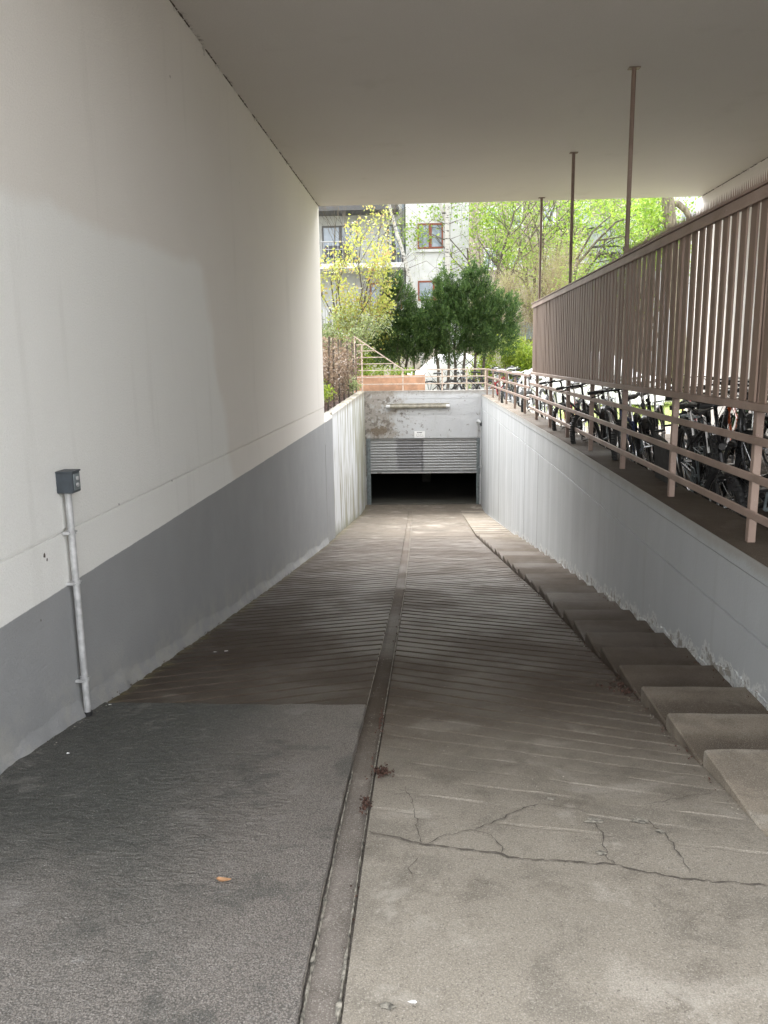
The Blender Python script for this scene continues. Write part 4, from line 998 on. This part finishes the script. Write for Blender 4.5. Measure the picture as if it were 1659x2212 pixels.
# lively green trees to the right
for (px,Y,h,sd,lab) in ((1060,37,9.5,31,'fresh green tree right of the white facade'),(1150,40,10.5,32,'fresh green tree behind the thin poles'),(1215,43,11,33,'tall green tree with a dark trunk behind the middle pole'),(1405,40,10,34,'spreading green tree in front of the old houses')):
    b = at(px,800,Y)
    tree('leafy_tree', lab, 'tree', (b.x,Y,-1.33), [((0,0,0),(0,0,1),h*.5,.16 if sd != 33 else .26),((0,0,h*.28),(.35,0,1),h*.42,.09),((0,0,h*.25),(-.4,.1,1),h*.42,.09),((0,0,h*.4),(.1,.2,1),h*.42,.08),((0,0,h*.15),(.25,-.3,1),h*.3,.06)],
      'bark','l_green',.125,7,.24,sd,depth=4,kids=3 if sd != 34 else 3,ang=.65,upb=.12,aspect=.7,keep=-.95,ks=1.7,group='fresh green trees across the courtyard')
b = at(1095,735,30.5)
tree('bare_shrub','tall budding shrub of fine pale twigs right of the conifers','shrub',(b.x,30.5,-1.33),
  [((0,0,0),(-.15,0,1),1.9,.04),((.1,0,0),(.35,.05,1),2.2,.04),((.2,0,.2),(.75,0,1),2.6,.045),((-.1,0,.2),(-.45,.1,1),2.0,.035),((0,.1,.3),(.1,.1,1),2.7,.035)],'twig','l_bud',.04,7,.11,41,depth=4,kids=4,ang=.5,upb=.2)
b = at(1210,700,33)
tree('bare_shrub','budding shrub behind the far end of the screen','shrub',(b.x,33,-1.33),
  [((0,0,0),(-.25,0,1),2.4,.05),((.1,0,0),(.3,.05,1),2.6,.05),((0,0,.2),(.0,0,1),3.0,.05)],'twig','l_bud',.05,7,.13,42,depth=4,kids=4,ang=.5,upb=.2)
# thick trunk with an arching limb, upper right
b = at(1450,800,29); t = thing('old_tree','thick brown trunk with an arching limb at the upper right','tree',(b.x,29,-1.33))
zz = lambda px,py: (at(px,py,29).x-b.x, 0, at(px,py,29).z+1.33)
mb = MB(); mb.tube([(.3,0,0),(.15,0,2.5),zz(1452,560),zz(1450,500),zz(1442,435),zz(1430,330)],[.30,.26,.25,.22,.21,.16],12)
q1 = [zz(1446,440),zz(1465,440),zz(1482,455),zz(1493,478),zz(1497,505),zz(1498,540)]; mb.tube(q1,[.12,.11,.10,.09,.07,.03],9)
mb.tube([zz(1445,470),zz(1405,500),zz(1380,545)],[.07,.05,.02],7)
mb.build('trunk', M['bark2'], t, smooth=True)
g = np.random.default_rng(5); tp = []
for (px,py,r_,n) in ((1410,470,.7,60),(1425,520,.5,40),(1395,445,.6,50),(1500,430,.5,14),(1400,560,.5,30)):
    q = at(px,py,29); 
    for _ in range(n): u = g.normal(size=3)*r_*.5; tp.append((q.x-b.x+u[0], u[1], q.z+1.33+u[2]))
leaves(tp,.11,9,.12,'crown',M['l_green'],t,.7,0,55)
# long diagonal branch with leaves between the poles
b = at(1245,640,31); t = thing('leafy_tree','dark branched tree showing between the middle and the near pole','tree',(b.x-.2,31,-1.33)); mb = MB(); zz = lambda px,py: (at(px,py,31).x-b.x+.2, 0, at(px,py,31).z+1.33)
mb.tube([(0,0,0),(0,0,2.5),zz(1240,600),zz(1248,560)],[.10,.09,.07,.06],8); mb.tube([zz(1244,575),zz(1290,520),zz(1330,480),zz(1400,455)],[.05,.045,.035,.02],7); mb.tube([zz(1246,560),zz(1280,500),zz(1320,465)],[.045,.035,.02],7); mb.tube([zz(1290,520),zz(1350,510),zz(1375,480)],[.03,.02,.01],6)
mb.build('trunk', M['bark'], t, smooth=True); tp = []
for (px,py,r_,n) in ((1285,455,.6,26),(1325,450,.6,22),(1370,460,.5,16),(1255,450,.5,18),(1240,520,.4,14),(1265,610,.5,24),(1230,610,.6,34)):
    q = at(px,py,31)
    for _ in range(n): u = g.normal(size=3)*r_*.5; tp.append((q.x-b.x+.2+u[0], u[1]*1.5, q.z+1.33+u[2]))
leaves(tp,.10,7,.14,'crown',M['l_green'],t,.7,0,56)

# dry hedge of brown twigs and ivy over posts, left of the ramp
hd_ = thing('dry_hedge','dry brown leaved hedge on thin stakes above the left ramp wall','hedge',(-2.15,18,-.95))
mb = MB(); rnd = random.Random(3); tips = []
for k in range(260):
    y = rnd.uniform(-4.4,3.7); x = rnd.uniform(-.22,.08); p = Vector((x,y,0)); d = Vector((rnd.gauss(0,.12),rnd.gauss(0,.2),1)); pts = [p]; h = rnd.uniform(.7,1.42)*(1 if y > -2 else .92)
    for i in range(4): d = d+Vector((rnd.gauss(0,.12),rnd.gauss(0,.25),0)); pts.append(pts[-1]+d.normalized()*h/4)
    mb.tube(pts,[.006,.005,.004,.003,.002],3,False); tips += [tuple(q) for q in pts[1:]]; tips += [tuple(q+Vector((rnd.gauss(0,.07),rnd.gauss(0,.1),rnd.gauss(0,.07)))) for q in pts[1:]]
mb.build('twigs', M['twig'], hd_)
leaves(tips,.055,9,.06,'foliage',M['l_dry'],hd_,.65,0,8,.3)
mb = MB()
for y in np.linspace(-4.2,4.3,9): MB().tube([(.16,y,-.1),(.16+rnd.gauss(0,.03),y,1.38)],.022,7).build('stake', M['bark'], hd_)
t = tree('shrub','small green plant at the foot of the dry hedge beside the passage wall','plant',(-1.98,14.3,-1.0),[((0,0,0),(0,.1,1),.35,.01),((0,.2,0),(.1,0,1),.3,.01),((.0,-.2,0),(0,-.1,1),.35,.01)],'bark','l_bush',.045,10,.05,61,depth=2,kids=4,ang=.8)
t = tree('shrub','small green weed on the left wall near the garage corner','plant',(-1.95,20.6,-.95),[((0,0,0),(0,.1,1),.3,.01),((0,.2,0),(.1,0,1),.25,.01)],'bark','l_pale',.05,8,.05,62,depth=2,kids=4,ang=.8)
t = tree('planter_plant','low green plants growing in the terracotta planter','plant',(-1.2,23.2,-.54),[((x,0,0),(.1,0,1),.18,.006) for x in np.linspace(-.7,.7,8)],'bark','l_green',.045,9,.05,63,depth=1,kids=4,ang=.9)

# grass of the courtyard lawn
lawn = MB().add([(2.9,15.5,-1.333),(22,15.5,-1.333),(22,34,-1.333),(2.9,34,-1.333)],[(0,1,2,3)]).build('lawn_soil', M['l_grass'], kind='structure')
g = np.random.default_rng(2); pts = np.stack([g.uniform(2.9,13,6500),g.uniform(15.5,34,6500),np.full(6500,-1.31)],1)
o = leaves(pts,.09,3,.05,'grass',M['l_grass'],None,.15,2.5,9); o['kind'] = 'stuff'
MB().add([(2.6,22.5,-1.329),(16,24.0,-1.329),(16,25.6,-1.329),(2.6,24.2,-1.329)],[(0,1,2,3)]).build('path', M['ground'], kind='structure')

# ------------------------------------------------------------------ white covered cars
def covered_car(label, x, y, L, Wd, H, rz, seed):
    t = thing('covered_car', label, 'car', (x,y,-1.335), rz, 'cars under white covers')
    prof_ = [(0,.30),(.03,.62),(.10,.74),(.26,.86),(.36,1.25),(.46,1.45),(.66,1.46),(.80,1.22),(.93,.95),(.99,.75),(1.0,.3)]
    xs = np.linspace(0,1,44); zs = np.interp(xs,[p[0] for p in prof_],[p[1] for p in prof_])*H/1.46
    zs = np.convolve(np.pad(zs,2,'edge'),[.1,.2,.4,.2,.1],'valid'); P = []
    for i, u in enumerate(xs):
        row = []; z = zs[i]; e = 1-.12*abs(2*u-1)**4
        for k in range(25):
            a = -1+2*k/24; ww = Wd/2*e*(1.04 if abs(a) > .62 else 1)
            if abs(a) < .62: yy = a/.62*ww*.80; zz_ = z-.06*(a/.62)**4-.02*abs(math.sin(a*9+u*14))
            else:
                q = (abs(a)-.62)/.38; yy = math.copysign(ww*(.80+.22*math.sin(q*1.2)),a); zz_ = z*(1-q)*1.0-.06+.10*q
            zz_ = max(.06,zz_); wr_ = .018*math.sin(u*60+a*7+seed)*(abs(a) > .6)+.012*math.sin(u*23+a*13)
            row.append((u*L-L/2, yy+wr_, zz_+.012*math.sin(a*17+u*19)))
        P.append(row)
    MB().grid(P).build('cover', M['tarp'], t, smooth=True)
    for sx in (-.31,.31):
        for sy in (-1,1): MB().torus((sx*L,sy*(Wd/2-.12),.30),.22,.085,'Y',20,8).build('wheel', M['rubber'], t)
c0 = at(965,800,30); covered_car('car under a white cover seen between the conifer trunks', c0.x,30.5,4.0,1.75,1.5,R(8),1)
c0 = at(1150,800,25.5); covered_car('car under a white cover behind the end of the slatted screen', 4.6,22.6,4.2,1.8,1.45,R(150),2)

# ------------------------------------------------------------------ white apartment block on the left
def facade_rect(px0,py0,px1,py1,Y):
    a = at(px0,py1,Y); b = at(px1,py0,Y); return a.x, b.x, a.z, b.z
bld = thing('apartment_building','white and grey apartment block with brown framed windows and a balcony','building',(-3,39,-1.33))
def part(name, mb, m, parent=None):
    o = mb.build(name, M[m]); child_world(o, bld) if parent is None else None
    if parent is not None: o.parent = parent; o.matrix_parent_inverse = parent.matrix_world.inverted() if False else Matrix.Translation(-Vector(bld.location))
    return o
x0,x1,z0,z1 = facade_rect(600,400,876,860,39.0)
part('grey_wall', MB().box((x0-6,39.0,-1.4),(x1,46,12)), 'grey')
xw0 = x1; xw1 = at(958,500,39).x
part('white_wall', MB().box((xw0+.0,38.6,-1.4),(xw1,46,12)), 'white')
xc1 = at(1012,500,39).x
part('corrugated_wall', MB().box((xw1+.0,38.72,-1.4),(xc1,46,12)), 'white')
x = xw1+.06
while x < xc1-.03:
    part('cladding_rib', MB().box((x,38.68,-1.4),(x+.045,38.72,12)), 'white'); x += .12
part('soffit', MB().box((x0-6,37.6,at(700,463,38.5).z),(at(860,455,38).x,38.99,at(700,463,38.5).z+.25)), 'dgrey')
def window(px0,py0,px1,py1,Y,mull=.5,fr='wood',tr=None):
    a,b_,c_,d_ = facade_rect(px0,py0,px1,py1,Y); y = Y-.02
    f = MB().box((a,y-.05,c_),(a+.07,y,d_)).box((b_-.07,y-.05,c_),(b_,y,d_)).box((a+.07,y-.05,d_-.08),(b_-.07,y,d_)).box((a+.07,y-.05,c_),(b_-.07,y,c_+.08))
    m_ = a+(b_-a)*mull; f.box((m_-.07,y-.06,c_+.08),(m_+.07,y,d_-.08))
    o = f.build('window', M[fr]); child_world(o, bld)
    for (u,v) in ((a+.07,m_-.07),(m_+.07,b_-.07)):
        p = MB().box((u,y-.02,c_+.08),(v,y-.01,d_-.08)).build('pane', M['glass']); p.parent = o
    return o
bpy.context.view_layer.update()
window(698,487,772,575,39.0,.52,'dgrey'); window(838,485,868,575,39.0,.4,'dgrey')
window(902,482,957,538,38.6,.5); window(903,606,948,650,38.6,.78)
window(800,610,868,690,39.0,.45,'wood')
a = at(700,572,38).x; b_ = at(868,572,38).x; zb = at(700,573,38).z
part('balcony_slab', MB().box((a-4,37.4,zb-.22),(b_+.1,38.99,zb)), 'white')
rail_ = part('balcony_rail', MB().tube([(a-4,37.45,zb+.95),(b_+.1,37.45,zb+.95)],.03,8).tube([(a-4,37.45,zb+.62),(b_+.1,37.45,zb+.62)],.015,6).tube([(b_+.08,37.45,zb+.95),(b_+.08,38.95,zb+.95)],.03,8), 'alu')
x = a-3.9
while x < b_+.1: part('baluster', MB().box((x-.008,37.44,zb),(x+.008,37.46,zb+.95)), 'alu'); x += .22
z2 = at(800,664,38).z
part('lower_balcony', MB().box((a-4,37.4,z2-1.3),(b_-.2,38.9,z2-1.12)), 'white'); part('balcony_rail', MB().box((a-4,37.42,z2-.05),(b_-.2,37.48,z2)), 'alu')
x = a-3.9
while x < b_-.25: part('baluster', MB().box((x-.02,37.43,z2-1.12),(x+.02,37.46,z2-.05)), 'white'); x += .13
xd = at(874,500,38.6).x; part('drain_pipe', MB().tube([(xd-.06,38.9,-1.3),(xd-.06,38.9,12)],.06,10), 'steel')
part('window_sill', MB().box((at(900,540,38.5).x,38.45,at(900,545,38.5).z),(at(957,540,38.5).x,38.59,at(900,539,38.5).z)), 'white')
for i, (px_, ww) in enumerate(((712,.5),(730,.45),(752,.5),(858,.4))):
    p = at(px_,568,38.2); ch = thing('balcony_chair', ['dark chair at the left end of the balcony','dark chair beside the balcony window','dark chair in the middle of the balcony','dark chair at the right end of the balcony'][i],'chair',(p.x,38.2,zb),R(20*i),'dark chairs on the balcony')
    mb = MB().box((-.22,-.2,.42),(.22,.2,.46)).box((-.22,.18,.46),(.22,.21,.9))
    mb.build('seat', M['ink'], ch)
    for sx in (-.2,.2):
        for sy in (-.18,.18): MB().box((sx-.02,sy-.02,0),(sx+.02,sy+.02,.42)).build('leg', M['ink'], ch)

# low beige wall, shed
tag(MB().bbox((-8,33.5,-1.4),(3.2,33.75,.45),.02).build('garden_wall', M['beige']),'low beige wall behind the conifer trunks','wall')
p = at(1120,700,33); sh = thing('shed','small grey roofed shelter on dark posts behind the budding shrub','shed',(p.x,33.5,-1.33))
MB().box((-1.3,-.6,2.0),(1.4,1.0,2.65)).build('roof', M['steel'], sh)
for x in (-1.1,.15,1.25): MB().box((x-.06,-.5,0),(x+.06,-.38,2.0)).build('post', M['wood'], sh)
MB().box((-1.2,.9,0),(1.3,.95,2.0)).build('back_panel', M['beige'], sh)
# ------------------------------------------------------------------ old houses at the back right
oh = thing('old_house','old ivy grown house with stacked round bays and white windows','building',(9,56,-1.33))
def opart(name, mb, m): o = mb.build(name, M[m]); child_world(o, oh); return o
xa = at(1010,500,56).x; xb = at(1415,500,56).x
opart('wall', MB().box((xa,56,-1.4),(xb,64,22)), 'old')
def owin(px,py,wpx,hpx,Y=56):
    a,b_,c_,d_ = facade_rect(px-wpx/2,py-hpx/2,px+wpx/2,py+hpx/2,Y); y = Y-.02; m_ = (a+b_)/2
    f = MB().box((a-.18,y-.06,c_-.18),(b_+.18,y+.0,c_)).box((a-.18,y-.06,c_),(a,y,d_+.18)).box((b_,y-.06,c_),(b_+.18,y,d_+.18)).box((a,y-.06,d_),(b_,y,d_+.18)).box((m_-.07,y-.05,c_),(m_+.07,y,d_))
    o = f.build('window', M['white']); child_world(o, oh)
    for (u,v) in ((a,m_-.07),(m_+.07,b_)): q = MB().box((u,y-.03,c_),(v,y-.015,d_)).build('pane', M['glass']); q.parent = o
for (px,py) in ((1258,545),(1258,460),(1362,480),(1352,595),(1352,540),(1115,470),(1115,560),(1185,470),(1185,560),(1060,470),(1060,560)): owin(px,py,20,36)
for (y0_,y1_) in ((478,492),(495,532),(538,548),(560,600),(602,640)):
    c1 = at(1308,y1_,55.5); c2 = at(1308,y0_,55.5); rr = 1.05 if y1_-y0_ > 20 else 1.25
    mb = MB().tube([(c1.x,55.9,c1.z),(c1.x,55.9,c2.z)],rr,20); opart('round_bay', mb, 'oldg')
wh = thing('white_house','plain white house front behind the thick trunk','building',(19,60,-1.33))
x_ = at(1405,500,54).x; o = MB().box((x_+.8,54,-1.4),(x_+20,62,22)).build('wall', M['white']); child_world(o, wh)
for (px,py) in ((1432,480),(1480,460)):
    a,b_,c_,d_ = facade_rect(px-6,py-14,px+6,py+14,54); o = MB().box((a,53.9,c_),(b_,53.98,d_)).build('window', M['glass']); child_world(o, wh)
# foliage curtain of a far copse, reads as one mass
cp = []
g = np.random.default_rng(77)
for _ in range(160):
    cp.append((g.uniform(2,9),g.uniform(45,52),g.uniform(-.8,11)))
o = leaves(cp,.17,7,.35,'far_foliage',M['l_green'],None,.7,0,78); o['kind'] = 'stuff'

# ------------------------------------------------------------------ leaf litter and scraps
def litter(px,py,n,sx,sy,seed,size=.022):
    c = floor_pt(px,py); g = np.random.default_rng(seed); pts = []
    for _ in range(n):
        x = c.x+g.normal()*sx; y = c.y+g.normal()*sy; pts.append((x,y,fz(y)+.006+abs(g.normal())*.006))
    o = leaves(pts,size,3,.004,'leaf_litter',M['litter'],None,.5,0,seed); o['kind'] = 'stuff'; return o
litter(825,1672,60,.022,.03,1,.016); litter(792,1742,34,.010,.03,2,.014); litter(1352,1492,60,.05,.09,3,.02); litter(823,1560,30,.008,.09,4,.013)
litter(1520,1345,40,.01,.25,5,.02)
lf = floor_pt(484,1915); o = MB().grid([[(u*.022+.004*math.sin(v*2),v*.010*(1-abs(u)**2*.8),.004+.006*u*u+.004*v*v) for v in (-1,0,1)] for u in np.linspace(-1,1,9)]).build('fallen_leaf', M['edge3'] if 'edge3' in M else M['orange'])
lfm = simple('tan_leaf', (.36,.20,.10), .8); o.data.materials[0] = lfm
o.location = (lf.x,lf.y,fz(lf.y)+.012); o.rotation_euler = (0,0,-.15); tag(o,'single curled tan leaf lying on the dark asphalt patch','leaf')
scr = ['tiny white paper scrap at the foot of the left wall near the camera','long white paper scrap on the grooved lane','short white paper scrap beside the longer one on the grooves','white paper scrap near the upper left of the asphalt','white scrap at the bottom of the concrete lane','small white scrap just below the pipe foot']
for (px,py,s_,lab) in ((90,1607,.010,scr[0]),(488,1411,.014,scr[1]),(465,1413,.010,scr[2]),(147,1634,.008,scr[3]),(893,2178,.010,scr[4]),(238,1528,.008,scr[5])):
    p = floor_pt(px,py); n = 6; ring = [(s_*random.uniform(.6,1.2)*math.cos(2*math.pi*k/n)*1.3, s_*random.uniform(.5,1)*math.sin(2*math.pi*k/n), .002*random.random()) for k in range(n)]
    o = MB().add([(0,0,.004)]+ring,[(0,1+k,1+(k+1)%n) for k in range(n)]).build('paper_scrap', M['paper']); o.location = (p.x,p.y,fz(p.y)+.014); tag(o, lab, 'litter', 'white scraps on the ramp')
# grit and small stones gathered along the edges and strewn over the ramp
g = np.random.default_rng(31); mb = MB()
def stone(x, y, r_, z0=0):
    z = fz(y)+z0; a = g.uniform(0,6.28); q = [(x+r_*g.uniform(.6,1.2)*math.cos(a+k*2.1), y+r_*g.uniform(.6,1.2)*math.sin(a+k*2.1), z) for k in range(3)]
    mb.add(q+[(x,y,z+r_*g.uniform(.5,.9))], [(0,1,3),(1,2,3),(2,0,3)])
for _ in range(420): stone(g.uniform(-.1,1.1), g.uniform(1.5,6.5)**1.0, g.uniform(.0012,.0035), .001)
for _ in range(160): stone(g.uniform(-1.7,-.35), g.uniform(1.5,3.8), g.uniform(.0012,.003), .012)
for _ in range(320):
    y = g.uniform(2.7,9); stone(LX+.02+abs(g.normal())*.03, y, g.uniform(.002,.005), .012 if y < 3.88 else .001)
for _ in range(380):
    y = g.uniform(2.6,10); stone(kx(y)-.006-abs(g.normal())*.03, y, g.uniform(.002,.006))
for _ in range(200):
    y = g.uniform(1.6,9); stone(gx(y)+g.normal()*.03, y, g.uniform(.0015,.004), -.009)
o = mb.build('grit', M['edge']); o['kind'] = 'stuff'
pts = []
for _ in range(150):
    y = g.uniform(2.7,9.5); pts.append((kx(y)-.01-abs(g.normal())*.025, y, fz(y)+.005))
for _ in range(60):
    y = g.uniform(3,10); pts.append((LX+.02+abs(g.normal())*.02, y, fz(y)+.012))
for _ in range(120):
    y = g.uniform(1.8,10); pts.append((gx(y)+gw(y)-.01+g.normal()*.008, y, fz(y)-.004))
for _ in range(110):
    y = g.uniform(3.2,12); pts.append((wx(y)-.02-abs(g.normal())*.03, y, fz(y)+.075))
o = leaves(pts, .013, 2, .005, 'edge_litter', M['litter'], None, .5, 0, 32); o['kind'] = 'stuff'
